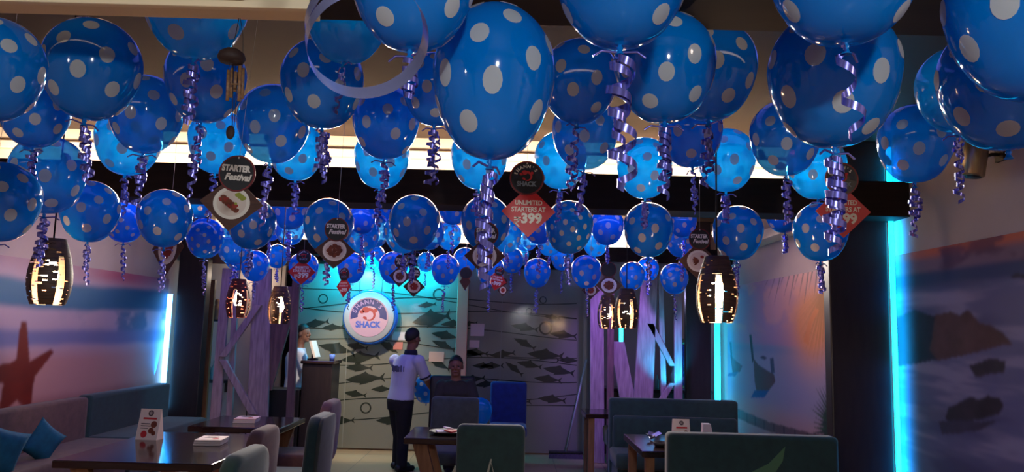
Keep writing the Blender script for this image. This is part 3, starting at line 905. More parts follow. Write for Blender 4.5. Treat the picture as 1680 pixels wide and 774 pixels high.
# ------------------------------------------------------------------ furniture
def chair(name, label, x, y, rz, m, w=0.5, h=0.95, side=None, round_=0.08, leg='black', lean=0.06):
    """upholstered dining chair; local: seat ahead (+y), back at y=0"""
    t = thing(name, label, 'chair', (x, y, 0), rz, 'upholstered dining chairs')
    b = MB()
    R_ = Matrix.Rotation(lean, 3, 'X')
    b.slab((0, 0.02, (h + 0.40) / 2), (w, 0.10, h - 0.40), round_, 0, R_, 6)
    b.build('backrest', M_[m], t)
    b = MB(); b.slab((0, 0.30, 0.43), (w, 0.13, 0.5), 0.06, 0, None, 5, 'xy'); b.build('seat', M_[m], t)
    for sx in (-1, 1):
        for yy in (0.06, 0.50):
            b = MB(); b.beam((sx * (w / 2 - .04), yy - (0.03 if yy < .2 else -.02), 0), (sx * (w / 2 - .05), yy, 0.40), .028, .028, .042, .042); b.build('leg', M_[leg], t)
    if side:
        b = MB(); b.slab((0, -0.034, (h + 0.40) / 2), (w * .985, 0.03, h - 0.42), round_, 0, R_, 6); b.build('outer_back', M_[side], t)
    return t
# facing +x means rz = -90deg (local +y -> +x); facing -x rz = +90deg
chair('dining_chair', 'green chair nearest the viewer on the left, its top edge just in frame', -1.42, 4.34, PI / 2, 'green', 0.62, 0.96, None, 0.14)
chair('dining_chair', 'brown upholstered chair between the green and the two-tone teal chair', -1.66, 5.42, PI / 2, 'brown', 0.5, 0.94, None, 0.12)
chair('dining_chair', 'two-tone teal chair in front of the pink-brown one, by the left tables', -1.46, 6.2, PI / 2, 'teal', 0.52, 0.95, 'greylinen', 0.10)
chair('dining_chair', 'pink-brown chair at the left tables, farthest from the viewer', -1.62, 7.25, PI / 2, 'brown', 0.5, 0.96, None, 0.12)
dk = chair('dining_chair', 'dark green chair with its back to the viewer, near side of the centre table', at(806, 700, 5.75).x, 5.75, 0.03, 'teal', 0.5, 0.955, None, 0.05)
chair('dining_chair', 'grey-green chair facing the viewer on the far side of the centre table', at(746, 700, 7.95).x, 7.95, PI, 'greylinen', 0.48, 0.955, None, 0.04, 'bluevelvet')
chair('dining_chair', 'blue velvet chair facing the viewer, standing alone before the glass', at(834, 660, 9.9).x, 9.9, PI, 'bluevelvet', 0.46, 0.99, None, 0.04)
chair('dining_chair', 'black chair the seated man sits in', at(742, 660, 9.05).x, 9.05, PI, 'black', 0.52, 1.10, None, 0.04)
p = at(985, 740, 8.6)
chair('dining_chair', 'teal chair half hidden at the left end of the far booth sofa', 1.12, 8.75, -PI / 2, 'teal', 0.44, 0.6, None, 0.04)

def table(name, label, x0, x1, y0, y1, z=0.75, leg='trestle', m='wood_dark'):
    t = thing(name, label, 'table', ((x0 + x1) / 2, (y0 + y1) / 2, 0), 0, 'dark wood dining tables')
    W, D = x1 - x0, y1 - y0
    b = MB(); b.box((0, 0, z - 0.025), (W, D, 0.05)); b.build('tabletop', M_[m], t, 0.008)
    if leg == 'trestle':
        for sy in (-1, 1):
            for sx in (-1, 1):
                b = MB(); b.beam((sx * 0.10, sy * (D / 2 - .12), 0), (sx * (W / 2 - 0.12), sy * (D / 2 - .12), z - 0.05), .10, .06, .12, .06); b.build('leg', M_['wood_leg'], t, 0.005)
    else:
        for sy in (-1, 1):
            for sx in (-1, 1):
                b = MB(); b.beam((sx * (W / 2 - .07), sy * (D / 2 - .07), 0), (sx * (W / 2 - .07), sy * (D / 2 - .07), z - 0.05), .07, .07); b.build('leg', M_['wood_leg'], t, 0.005)
    b = MB(); b.box((0, 0, 0.16), (0.06, D - 0.3, 0.06)); b.build('stretcher', M_['wood_leg'], t, 0.004)
    return t
table('dining_table', 'dark wood table by the left sofa, with a standing menu card', -2.88, -1.86, 5.02, 6.40)
table('dining_table', 'dark wood table farther back on the left, with one pink menu pad', -2.75, -1.95, 6.78, 7.60)
table('dining_table', 'dark wood centre table with slanting tan legs beside the waiter', -0.84, 0.02, 6.42, 7.15)
table('dining_table', 'dark wood table between the two green booth sofas', 1.04, 2.3, 6.05, 7.02, 0.75, 'straight')
table('dining_table', 'dark wood table with a tan leg, behind the left end of the far booth sofa', 0.86, 1.75, 8.62, 9.2, 0.75, 'straight')
# the seated man's low table leg
def sofa(name, label, x, y, rz, W, m, h=0.95, cush=True, m2=None):
    t = thing(name, label, 'sofa', (x, y, 0), rz, 'upholstered booth sofas')
    b = MB(); b.slab((0, 0.07, (h + 0.12) / 2), (W, 0.15, h - 0.12), 0.035, 0, None, 4); b.build('backrest', M_[m], t)
    b = MB()
    if cush: b.slab((0, 0.17, 0.60), (W - 0.06, 0.08, 0.36), 0.03, 0, None, 4); b.build('back_cushion', M_[m2 or m], t)
    b = MB(); b.slab((0, 0.36, 0.38), (W - 0.01, 0.16, 0.56), 0.04, 0, None, 4, 'xy'); b.build('seat', M_[m2 or m], t)
    b = MB(); b.box((0, 0.33, 0.17), (W - 0.05, 0.5, 0.26)); b.build('base', M_[m], t, 0.01)
    for sx in (-1, 1):
        for yy in (0.10, 0.54):
            b = MB(); b.lathe([(0.001, 0), (0.022, 0), (0.03, 0.06), (0.001, 0.06)], c=(sx * (W / 2 - 0.1), yy, 0), n=10); b.build('foot', M_['black'], t)
    return t
sofa('booth_sofa', 'green booth sofa facing the viewer in front of the far right column', 1.76, 8.42, PI, 1.36, 'teal', 0.955, True, 'teal')
sofa('booth_sofa', 'green booth sofa seen from behind, left of the near column', 1.745, 5.56, 0, 1.21, 'teal', 0.95)
sofa('bench_sofa', 'brown bench sofa along the wall with aqua cushions under the starfish', XL + 0.02, 6.64, -PI / 2, 2.62, 'brown', 0.86, False)
sofa('bench_sofa', 'teal bench sofa along the wall between the brown sofa and the blue light strip', XL + 0.02, 8.91, -PI / 2, 1.86, 'teal', 0.87, False)
o_ = [o for o in col.objects if o.name == 'booth_sofa.001'][0]
b = MB(); b.flat([(-.02, .70), (.10, .76), (.22, .88), (.20, .78), (.12, .66), (.0, .60), (-.12, .58)], -0.0065, 0)
b.build('leaf_print', mat('pale_green_print', S(74, 116, 88), .8), o_, recalc=False)
b = MB(); b.flat([(-.045, .44), (-.03, .58), (0, .70), (.012, .70), (-.012, .58), (-.03, .44)], 0, 0); b.flat([(0, .70), (.03, .60), (.05, .44), (.043, .44), (.022, .60)], 0, 0)
lp = b.build('leaf_print', mat('pale_print', S(150, 160, 150), .8), dk, recalc=False)
lp.location = (0, -0.014, 0.02); lp.rotation_euler = (0.06, 0, 0)
def cushion(px, py, X, Y, s, rot, label):
    p = Vector((X, Y, 0.46 + s * 0.42))
    b = MB()
    n = 10
    vs, fs = [], []
    for side in (1, -1):
        for i in range(n + 1):
            for j in range(n + 1):
                u, v = i / n * 2 - 1, j / n * 2 - 1
                pin = 1 - 0.10 * (1 - u * u) * (abs(v) ** 3) - 0.0
                th = 0.30 * ((1 - u ** 4) * (1 - v ** 4)) ** 0.6
                vs.append((u * (1 - .1 * (1 - v * v)) * s / 2, side * th * s / 2, v * (1 - .1 * (1 - u * u)) * s / 2))
    N = (n + 1) ** 2
    for sd in (0, 1):
        for i in range(n):
            for j in range(n):
                q = [sd * N + i * (n + 1) + j, sd * N + (i + 1) * (n + 1) + j, sd * N + (i + 1) * (n + 1) + j + 1, sd * N + i * (n + 1) + j + 1]
                fs.append(q)
    b.add(vs, fs, 0, True)
    o = b.build('cushion', M_['cushion'], None, loc=p); o.rotation_euler = rot
    return tag(o, label, 'cushion')
cushion(0, 0, XL + 0.46, 6.72, 0.31, (0, math.radians(38), math.radians(68)), 'aqua cushion leaning point-up on the brown sofa, beside the dark table')
cushion(0, 0, XL + 0.52, 6.05, 0.37, (0, math.radians(20), math.radians(62)), 'aqua cushion at the left edge, nearer than the other aqua cushion')

# ------------------------------------------------------------------ table-top items
def tent(px, py, z, Y, w_, h_, label, rz=0.0):
    p = at(px, py, Y)
    t = thing('menu_card', label, 'menu card', (p.x, Y, z), rz, 'standing menu cards')
    b = MB()
    fr = Matrix.Identity(4)
    d = h_ * 0.22
    b.add([(-w_ / 2, -d, 0), (w_ / 2, -d, 0), (w_ / 2, 0, h_), (-w_ / 2, 0, h_), (-w_ / 2, d, 0), (w_ / 2, d, 0)], [(0, 1, 2, 3), (3, 2, 5, 4), (0, 4, 5, 1), (0, 3, 4), (1, 5, 2)])
    b.build('card', M_['paper'], t)
    b = MB()
    def on(x, s): return (x, -d * (1 - s) - 0.0015, s * h_)
    def patch(x0, x1, s0, s1, mi): b.add([on(x0 * w_, s0), on(x1 * w_, s0), on(x1 * w_, s1), on(x0 * w_, s1)], [(0, 1, 2, 3)], mi)
    def disc(cx, s, r, mi, sx=1.0):
        b.add([on(cx * w_ + r * w_ * sx * math.cos(2 * PI * i / 14), s + r * w_ / h_ * math.sin(2 * PI * i / 14)) for i in range(14)], [tuple(range(14))], mi)
    disc(0.02, .86, .13, 0); disc(0.02, .86, .085, 3)
    patch(-.30, .34, .66, .72, 1); patch(-.36, .06, .50, .53, 0); patch(-.36, .12, .43, .46, 0); patch(-.36, .0, .36, .385, 0)
    disc(.25, .50, .15, 2); disc(.16, .30, .13, 2); disc(-.15, .18, .15, 1); disc(.30, .22, .10, 2)
    b.build('print', [M_['ink_dark'], M_['ink_red'], M_['food'], M_['paper']], t, recalc=False)
    return t
tent(245, 722, 0.75, 6.0, 0.17, 0.225, 'standing white menu card on the left table, before the teal sofa', -0.12)
tent(1117, 708, 0.75, 6.35, 0.14, 0.215, 'standing white menu card on the right table, behind the near booth sofa', 0.05)
def pad(px, py, Y, z, w_, d_, label, rz=0.0, m='pink'):
    p = at(px, py, Y)
    t = thing('menu_pad', label, 'menu pad', (p.x, Y, z), rz, 'stacked menu pads')
    for k in range(3):
        b = MB(); b.box((0.003 * (k - 1), 0.002 * k, 0.008 + 0.014 * k), (w_, d_, 0.012)); b.build('leaflet', M_['paper' if k < 2 else m], t, 0.001)
    b = MB()
    b.add([(-w_ * .3, d_ * .05, .0435), (w_ * .15, d_ * .05, .0435), (w_ * .22, d_ * .3, .0435), (-w_ * .2, d_ * .3, .0435)], [(0, 1, 2, 3)], 0)
    b.add([(w_ * .2 + w_ * .12 * math.cos(q), -d_ * .15 + d_ * .15 * math.sin(q), .0436) for q in [2 * PI * i / 12 for i in range(12)]], [tuple(range(12))], 1)
    b.build('print', [M_['ink_dark'], M_['ink_red']], t, recalc=False)
pad(347, 722, 5.85, 0.75, 0.19, 0.22, 'white menu pad lying on the table with the standing card', 0.08, 'paper')
pad(405, 692, 7.15, 0.75, 0.19, 0.22, 'pink menu pad lying on the farther left table', 0.1)
p = at(735, 712, 6.75)
t = thing('serving_tray', 'dark round plate with red and pale napkins on the centre table', 'plate', (p.x, 6.72, 0.75))
b = MB(); b.lathe([(0.001, 0), (0.10, 0), (0.155, 0.02), (0.16, 0.026), (0.10, 0.010), (0.001, 0.008)], n=28); b.build('plate', M_['black'], t)
b = MB()
for i, (x, y, s, q) in enumerate(((-.05, .02, .10, .3), (.03, -.02, .11, 1.1), (.0, .05, .09, 2.0))):
    b.box((x, y, .018 + .012 * i), (s, s * .7, .012), i % 2, Matrix.Rotation(q, 3, 'Z') @ Matrix.Rotation(.15, 3, 'X'))
b.build('napkin', [M_['paper'], M_['ink_red']], t, 0.002)
p = at(1083, 722, 6.4)
b = MB(); b.lathe([(0.001, 0), (0.06, 0), (0.075, 0.035), (0.068, 0.035), (0.055, 0.008), (0.001, 0.008)], n=24)
tag(b.build('ash_tray', M_['black'], None, loc=(p.x, 6.3, 0.75)), 'small dark dish on the right table, left of the menu card', 'dish')
p = at(1072, 712, 6.7)
b = MB()
for i in range(5):
    b.box((rnd.uniform(-.03, .03), rnd.uniform(-.03, .03), .02 + .006 * i), (.07, .05, .004), 0, Matrix.Rotation(rnd.uniform(-.6, .6), 3, 'X') @ Matrix.Rotation(rnd.uniform(-.6, .6), 3, 'Y') @ Matrix.Rotation(rnd.uniform(0, 3), 3, 'Z'))
tag(b.build('foil_wrapper', mat('silver_foil', S(190, 190, 210), .25, .9), None, loc=(p.x, 6.72, 0.752)), 'crumpled silver wrapper on the right table, behind the dark dish', 'wrapper')
p = at(1158, 705, 6.8)
b = MB(); b.prism([(-.05, 0), (.05, 0), (.02, .14), (-.045, .14)], -.04, .03)
tag(b.build('folded_napkin', M_['paper'], None, 0.003, loc=(p.x, 6.75, 0.75)), 'folded white napkin standing right of the menu card on the right table', 'napkin')
p = at(1176, 706, 6.7)
b = MB(); b.lathe([(0.001, 0), (0.055, 0), (0.075, 0.045), (0.07, 0.045), (0.05, 0.008), (0.001, 0.008)], n=20)
tag(b.build('bowl', M_['bluevelvet'], None, loc=(p.x + .03, 6.6, 0.75)), 'small dark blue bowl on the right table, beside the folded napkin', 'bowl')
p = at(1058, 655, 8.95)
b = MB(); b.box((0, 0, .05), (.16, .10, .10)); b.box((0, -.051, .05), (.06, .002, .04), 1)
tag(b.build('tissue_box', [mat('orange_box', S(226, 150, 110), .6), M_['ink_dark']], None, 0.004, loc=(p.x, 8.9, 0.75)), 'orange tissue box behind the far booth sofa, below the wide plank', 'box')
# broom
p0, p1 = at(928, 744, 10.3), at(962, 590, 10.44)
p0.z = 0.09
br = thing('push_broom', 'push broom with a white handle leaning on the glass', 'broom', (p0.x, p0.y, 0))
b = MB(); b.tube([(0, 0, .06), p1 - Vector((p0.x, p0.y, 0))], 0.012, 8); b.build('handle', mat('white_handle', S(170, 160, 165), .4), br)
b = MB(); b.box((0.0, 0, .075), (.44, .07, .03)); b.build('head', M_['black'], br, .006)
b = MB()
for i in range(30):
    x = -.21 + .42 * i / 29
    b.beam((x * 1.03, -.03, 0), (x, 0, .062), .012, .05, .012, .05)
b.build('bristles', M_['black'], br)

# ------------------------------------------------------------------ pendant lamps
def pendant(px, py0, py1, Y, label, m='shade', bulb='bulb', power=5.0, ceil=CEIL):
    pt, pb = at(px, py0, Y), at(px, py1, Y)
    c = (pt + pb) / 2
    H_ = (pt - pb).z
    t = thing('pendant_lamp', label, 'pendant lamp', (c.x, Y, pb.z), rnd.uniform(0, 1), 'bamboo slat pendant lamps')
    def rad(s):  # s 0 bottom .. 1 top
        return H_ * (0.20 + 0.118 * math.sin(PI * min(1, (s * 0.94 + 0.06)) ** 0.85) - 0.02 * s)
    n = 5
    for k in range(n):
        b = MB()
        a0 = 2 * PI * k / n
        vs, fs = [], []
        rows = 60
        rr_ = random.Random(k * 31 + int(px))
        for i in range(rows + 1):
            s = i / rows
            half = (PI / n) * (0.64 + 0.12 * s)
            if s > 0.74: half = PI / n * 0.985
            for j in range(5):
                q = a0 - half + 2 * half * j / 4
                for th in (0, 0.006):
                    r = rad(s) - th
                    vs.append((r * math.cos(q), r * math.sin(q), s * H_))
        for i in range(rows):
            js = [j_ for j_ in range(4) if rr_.random() < (0.15 if i % 2 else 0.02)] if i < 57 else []
            for j in range(4):
                if j in js: continue
                a = (i * 5 + j) * 2; bb_ = ((i + 1) * 5 + j) * 2
                fs.append((a, a + 2, bb_ + 2, bb_)); fs.append((a + 1, bb_ + 1, bb_ + 3, a + 3))
        b.add(vs, fs, 0, True)
        b.build('slat', M_[m], t, recalc=False)
    b = MB()
    for z in (0.745, 0.985):
        r = rad(z) - 0.008
        b.lathe([(r, z * H_ - .006), (r + .006, z * H_ - .006), (r + .006, z * H_ + .006), (r, z * H_ + .006), (r, z * H_ - .006)], n=24)
    b.build('hoop', M_['black'], t)
    b = MB(); b.lathe([(0.001, H_ * .97), (rad(1.0), H_ * .97), (rad(1.0), H_), (0.001, H_)], n=20)
    b.lathe([(0.001, H_ * .98), (.018, H_ * .98), (.018, H_ * .72), (0.001, H_ * .72)], n=12); b.build('socket', M_['black'], t)
    b = MB(); b.lathe([(0.001, H_ * .30), (H_ * .08, H_ * .32), (H_ * .12, H_ * .44), (H_ * .09, H_ * .58), (H_ * .04, H_ * .72), (0.001, H_ * .72)], n=16); b.build('bulb', M_[bulb], t)
    b = MB(); b.tube([(0, 0, H_), (0, 0, ceil - pb.z)], 0.004, 6); b.build('cord', M_['cord'], t)
    lamp('pendant_light', 'POINT', (c.x, Y, pb.z + H_ * .2), power, (1.0, 0.62, 0.34), 0.03)
    return t
pendant(83, 392, 500, 3.6, 'bamboo slat pendant lamp hanging before the starfish mural', 'shade', 'bulb', 15)
pendant(391, 458, 521, 6.1, 'reddish slat pendant lamp over the left tables', 'shade_red', 'bulb', 9)
pendant(459, 470, 531, 6.35, 'dim dark slat pendant lamp right of the reddish one', 'shade', 'bulb_dim', 4)
pendant(1176, 421, 529, 3.6, 'largest glowing slat pendant lamp, hanging before the far column', 'shade', 'bulb', 20)
pendant(997, 484, 539, 6.95, 'glowing slat pendant lamp, left and smaller of the close pair', 'shade', 'bulb', 10)
pendant(1028, 474, 538, 6.1, 'glowing slat pendant lamp, right and larger of the close pair', 'shade', 'bulb', 10)

# ------------------------------------------------------------------ bamboo wind chime and wall spotlight
YC = 1.84
pz = at(388, 28, YC)
wc = thing('wind_chime', 'bamboo wind chime hanging from the beam between the balloons', 'wind chime', at(380, 95, YC))
o0 = wc.location
def W(px, py, dy=0): return at(px, py, YC + dy) - o0
b = MB(); b.lathe([(0.001, .024), (.016, .022), (.030, .012), (.034, 0), (.030, -.010), (.001, -.012)], n=16); 
b.ball((0.014, 0, -0.002), 0.020, .02, .016)
b.build('cap', mat('dark_coconut', S(44, 26, 22), .7), wc)
for i, (x, dy, y0, y1) in enumerate(((375, 0, 115, 165), (381, .02, 112, 160), (394, 0, 108, 166), (399, .02, 112, 162), (387, .04, 118, 150))):
    b = MB(); b.tube([W(x, y0, dy), W(x - 2, y1, dy)], .0042, 8); b.build('tube', M_['bamboo'], wc)
    b = MB(); b.tube([W(x, y0, dy), W(384 + (x - 384) * .6, 92, dy * .5)], .0008, 4); b.build('string', M_['cord'], wc)
b = MB(); b.tube([W(392, 30), W(386, 60), W(376, 90)], .001, 4); b.tube([W(394, 30), W(399, 60), W(398, 110)], .001, 4)
b.tube([W(383, 96), W(381, 210)], .0012, 4); b.tube([W(392, 96), W(384, 208)], .0012, 4); b.build('string', M_['cord'], wc)
b = MB(); c_ = W(378, 217); b.ball(c_, .011, .006, .018); b.build('sail', mat('dark_coconut_shell', S(40, 22, 18), .7), wc)
b = MB(); c_ = W(386, 137); b.tube([W(376, 138), W(397, 138)], .002, 6); b.build('striker', M_['bamboo'], wc)

p = atx(1600, 258, XR - 0.16)
sl = thing('track_spotlight', 'brass cylinder spotlight fixed high on the right wall', 'spotlight', p)
b = MB()
Rr = Matrix.Rotation(math.radians(10), 3, 'Y')
b.lathe([(0.001, -.12), (.050, -.12), (.062, -.11), (.066, .08), (.062, .10), (.001, .10)], n=24, rot=Rr); b.build('can', M_['steel'], sl)
b = MB(); b.tube([(0.03, 0, .0), (.10, 0, .02), (.17, 0, .02)], .010, 8); b.box((.15, 0, .02), (.02, .08, .08)); b.build('bracket', M_['black'], sl)
b = MB(); b.lathe([(0.001, -.121), (.045, -.121), (.045, -.1195), (.001, -.1195)], n=20, rot=Rr); b.build('lens', M_['black'], sl)

# ------------------------------------------------------------------ balloons
PROF = []
def balloon_profile(s):
    """s 0 top .. 1 neck -> (radius, height) for a unit balloon whose neck is at z=0"""
    q = s * PI
    zc = 1.27
    if q <= PI / 2:
        return (math.sin(q), zc + 0.98 * math.cos(q))
    u = (q - PI / 2) / (PI / 2)
    r = math.cos(u * PI / 2) ** 0.90 * (1 - 0.045 * math.sin(u * PI)) + 0.035 * u
    return (r, zc - (zc - 0.05) * math.sin(u * PI / 2) ** 1.0)
def balloon_mesh(name, m, ndots, seed, dr):
    b = MB()
    N, A = 26, 32
    prof = [balloon_profile(i / N) for i in range(N + 1)]
    prof[0] = (0.0005, prof[0][1])
    # neck and rolled lip below the knot
    prof += [(0.030, 0.03), (0.050, 0.0), (0.032, -0.03), (0.050, -0.075), (0.075, -0.10), (0.066, -0.105), (0.03, -0.06), (0.001, -0.05)]
    b.lathe(prof, n=A)
    rs = random.Random(seed)
    g = PI * (3 - math.sqrt(5))
    off = rs.uniform(0, 6)
    for i in range(ndots):
        y = 1 - 2 * (i + 0.5) / ndots
        th = math.acos(y); ph = off + g * i
        th += rs.uniform(-.06, .06); ph += rs.uniform(-.08, .08)
        if th > 2.55: continue
        def P(a, c, lift):
            r, z = balloon_profile(min(max(a / PI, 0.001), 1))
            return Vector((r * math.cos(c), r * math.sin(c), z))
        c0 = Vector((math.sin(th) * math.cos(ph), math.sin(th) * math.sin(ph), math.cos(th)))
        e1 = c0.cross(Vector((0, 0, 1)));
        if e1.length < .1: e1 = Vector((1, 0, 0))
        e1.normalize(); e2 = c0.cross(e1)
        vs = []
        for (kk, rr) in ((1, 0.0), (14, dr * .6), (14, dr)):
            for k in range(kk):
                q = 2 * PI * k / kk
                d = (c0 + (e1 * math.cos(q) + e2 * math.sin(q)) * math.tan(rr)).normalized()
                a = math.acos(max(-1, min(1, d.z))); cc = math.atan2(d.y, d.x)
                p = P(a, cc, 0)
                n_ = Vector((d.x, d.y, d.z * .9)).normalized()
                vs.append(p + n_ * 0.009)
        fs = [(0, 1 + k, 1 + (k + 1) % 14) for k in range(14)] + [(1 + k, 15 + k, 15 + (k + 1) % 14, 1 + (k + 1) % 14) for k in range(14)]
        b.add(vs, fs, 1, True)
    return b.mesh(name, [m, M_['dot']], recalc=False)
MESH = {}
for kd, mm in (('s', 'balloon'), ('c', 'balloon_clear'), ('g', 'balloon_lit')):
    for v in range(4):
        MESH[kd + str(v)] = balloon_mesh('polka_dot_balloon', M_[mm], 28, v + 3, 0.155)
MESH['p0'] = balloon_mesh('plain_balloon', M_['balloon_lit'], 0, 1, 0.1)
for v in range(2):
    MESH['d' + str(v)] = balloon_mesh('polka_dot_balloon', M_['balloon'], 60, v + 11, 0.10)

def ribbon_strand(b, L, rad, wd, turns, ph, start=0.12, drift=(0, 0), taper=0.5):
    n = max(24, int(turns * 14))
    vs = []
    for i in range(n + 1):
        s = i / n
        z = -0.05 - L * s
        g = sm_(0.0, start, s)
        rr = rad * g * (1 - 0.25 * s + 0.25 * math.sin(s * 9 + ph))
        q = ph + turns * 2 * PI * max(0, (s - start * .5)) ** 1.1
        x = rr * math.cos(q) + drift[0] * s; y = rr * math.sin(q) + drift[1] * s
        h = wd / 2 * (0.55 + 0.45 * g)
        tw = 0.5 * math.sin(q * 0.5 + ph)
        vs += [(x * (1 + .15 * tw), y * (1 + .15 * tw), z + h), (x, y, z - h)]
    fs = [(2 * i, 2 * i + 1, 2 * i + 3, 2 * i + 2) for i in range(n)]
    b.add(vs, fs, 0, True)
def sm_(a, c, x):
    t = min(1, max(0, (x - a) / (c - a))); return t * t * (3 - 2 * t)
def ribbon_tail_bow(b, r):
    for s_ in (-1, 1):
        pts = [(s_ * r * 0.02, 0, -0.04 * r), (s_ * .16 * r, -.02 * r, -0.02 * r), (s_ * .24 * r, -.03 * r, -0.07 * r)]
        b.tube(pts, 0.012 * r, 5)

BG = 'polka dot balloons under the ceiling'
count = [0]
def balloon(cx, wpx, bot, label, kind='s', Y=None, ln=0.75, strands=2, rad=0.065, wd=0.045, turns=5, drift=0.0, tilt=0.0, zs=1.0):
    Y = Y or 0.29 * F / wpx
    # distance along the view, so that the width in the picture is right
    p = at(cx, bot, Y)
    dist = (p - Vector((0, 0, EYE))).length
    r = wpx / 2 / F * Y * math.cos(PITCH) * 1.01
    i = count[0]; count[0] += 1
    me = MESH['p0'] if kind == 'p' else MESH[kind + str(i % (2 if kind == 'd' else 4))]
    p = p + Vector((0, 0, 0.06 * r))
    o = bpy.data.objects.new('polka_dot_balloon' if kind != 'p' else 'plain_balloon', me)
    col.objects.link(o)
    o.location = p; o.scale = (r, r, r * zs)
    o.rotation_euler = (rnd.uniform(-.05, .05), tilt + rnd.uniform(-.04, .04), rnd.uniform(0, 6.28))
    tag(o, label, 'balloon', BG)
    if strands:
        b = MB()
        for k in range(strands):
            ph = rnd.uniform(0, 6.28)
            ribbon_strand(b, ln * 2 * (1 if k == 0 else rnd.uniform(.6, 1.0)), rad * 2 * rnd.uniform(.75, 1.25), wd * 2, turns * rnd.uniform(.85, 1.2), ph, 0.12, (drift * 2 + rnd.uniform(-.10, .10), rnd.uniform(-.1, .1)))
        ribbon_tail_bow(b, 1.6)
        b.build('curling_ribbon', M_['ribbon'], o, recalc=False)
    return o

# cx, width, knot y (picture), label, then how it hangs
B = balloon
B(-22, 160, 205, 'large dark blue balloon cut off by the left edge, above the left lamp', Y=1.62, strands=0)
B(138, 156, 203, 'large blue white-dotted balloon at upper left, its ribbon hanging in front of the lamp cord', ln=.62, drift=-.12)
B(53, 110, 247, 'blue balloon at the left edge, tucked under the largest upper-left one', Y=2.95, ln=.6)
B(72, 118, 356, 'pale lit blue balloon directly above the starfish-side pendant lamp', 'c', Y=3.42, ln=.7)
B(-8, 120, 402, 'blue balloon at the left edge, level with the top of the left lamp', Y=2.65, ln=.5)
B(143, 92, 402, 'dark blue balloon just right of the left lamp cord', ln=.7)
B(202, 66, 401, 'lit blue balloon with many white dots, low beside the left wall', 'd', Y=6.2, ln=.9)
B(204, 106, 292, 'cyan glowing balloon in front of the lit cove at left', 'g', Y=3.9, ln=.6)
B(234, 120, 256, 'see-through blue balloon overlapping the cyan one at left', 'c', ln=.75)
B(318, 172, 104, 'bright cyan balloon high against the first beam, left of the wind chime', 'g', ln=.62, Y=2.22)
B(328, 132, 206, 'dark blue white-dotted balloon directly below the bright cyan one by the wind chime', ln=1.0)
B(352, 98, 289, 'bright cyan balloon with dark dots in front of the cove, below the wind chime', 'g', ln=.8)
B(442, 120, 273, 'see-through blue balloon with a pale glow, right of the wind chime', 'c', ln=.9)
B(528, 138, 217, 'teal-blue white-dotted balloon under the big loose ribbon loop', ln=.62, strands=3)
B(563, 140, 108, 'plain cyan balloon inside the big loose ribbon loop', 'p', Y=2.3, ln=.6, strands=1)
B(484, 90, 300, 'cyan balloon glowing in front of the cove, below the ribbon-loop balloons', 'g', ln=.6)
B(630, 112, 266, 'teal-blue balloon with lamp reflections, left of the biggest centre balloon', ln=.6)
B(622, 92, 314, 'cyan glowing balloon right behind and below the teal-blue one', 'g', Y=4.1, ln=.65)
B(672, 215, 92, 'very large blue balloon cut off by the top edge, left of centre', Y=1.25, strands=1, ln=.35)
B(712, 112, 211, 'dark teal balloon half hidden at the left of the biggest centre balloon', Y=2.95, ln=.85, strands=3, rad=.08)
B(803, 205, 272, 'biggest whole blue white-dotted balloon in the centre', Y=1.5, zs=1.17, ln=.85, strands=2, rad=.05, wd=.045, turns=6, drift=.08)
B(785, 96, 315, 'cyan balloon showing below the biggest centre balloon', 'g', Y=4.0, ln=.5)
B(946, 130, 208, 'teal-blue balloon right of the biggest centre balloon', ln=.85)
B(958, 112, 283, 'greyish see-through balloon below the teal-blue one, right of the centre sign', 'c', Y=3.25, ln=.65)
B(918, 88, 314, 'cyan balloon partly behind the greyish one, beside the red centre sign', 'g', Y=4.25, ln=.6)
B(1017, 236, 86, 'very large blue balloon cut off by the top edge, right of centre', Y=1.3, ln=1.0, strands=2, rad=.10, wd=.06, turns=5, drift=-.05)
B(1090, 172, 208, 'large blue white-dotted balloon right of the top centre one', Y=1.8, ln=.72, strands=3)
B(1162, 154, 204, 'teal-green balloon behind the large blue one, below the dark beam', Y=2.5, ln=.7)
B(1136, 106, 279, 'blue balloon with white dots between two bright cyan ones', ln=.7)
B(1058, 92, 330, 'bright cyan balloon with dark dots, left of two in front of the lit cove', 'g', Y=4.15, ln=.5)
B(1191, 96, 319, 'bright cyan balloon with dark dots, right of two in front of the lit cove', 'g', Y=4.0, ln=.5)
B(1290, 116, 294, 'see-through blue balloon left of the large one by the right sign', 'c', ln=.65)
B(1342, 96, 331, 'cyan balloon partly behind the right red sign', 'g', Y=4.7, ln=.4, strands=1)
B(1370, 214, 252, 'large blue white-dotted balloon hanging above the right red sign', Y=1.58, ln=.78, strands=2, rad=.075, wd=.05, turns=6)
B(1388, 262, 84, 'very large blue balloon cut off by the top edge, above the right red sign', Y=1.2, ln=.58, strands=1, rad=.06, wd=.055, turns=2.4)
B(1501, 120, 305, 'see-through blue balloon before the wall left of the brass spotlight', 'c', ln=.72, strands=2)
B(1572, 132, 222, 'plain teal balloon behind the large ones at the right edge', 'p', Y=2.6, ln=.85, strands=2)
B(1655, 208, 256, 'large blue white-dotted balloon at the right edge, lower of two', Y=1.72, strands=0)
B(1712, 282, 176, 'very large blue balloon cut off by the top right corner', Y=1.22, strands=0)
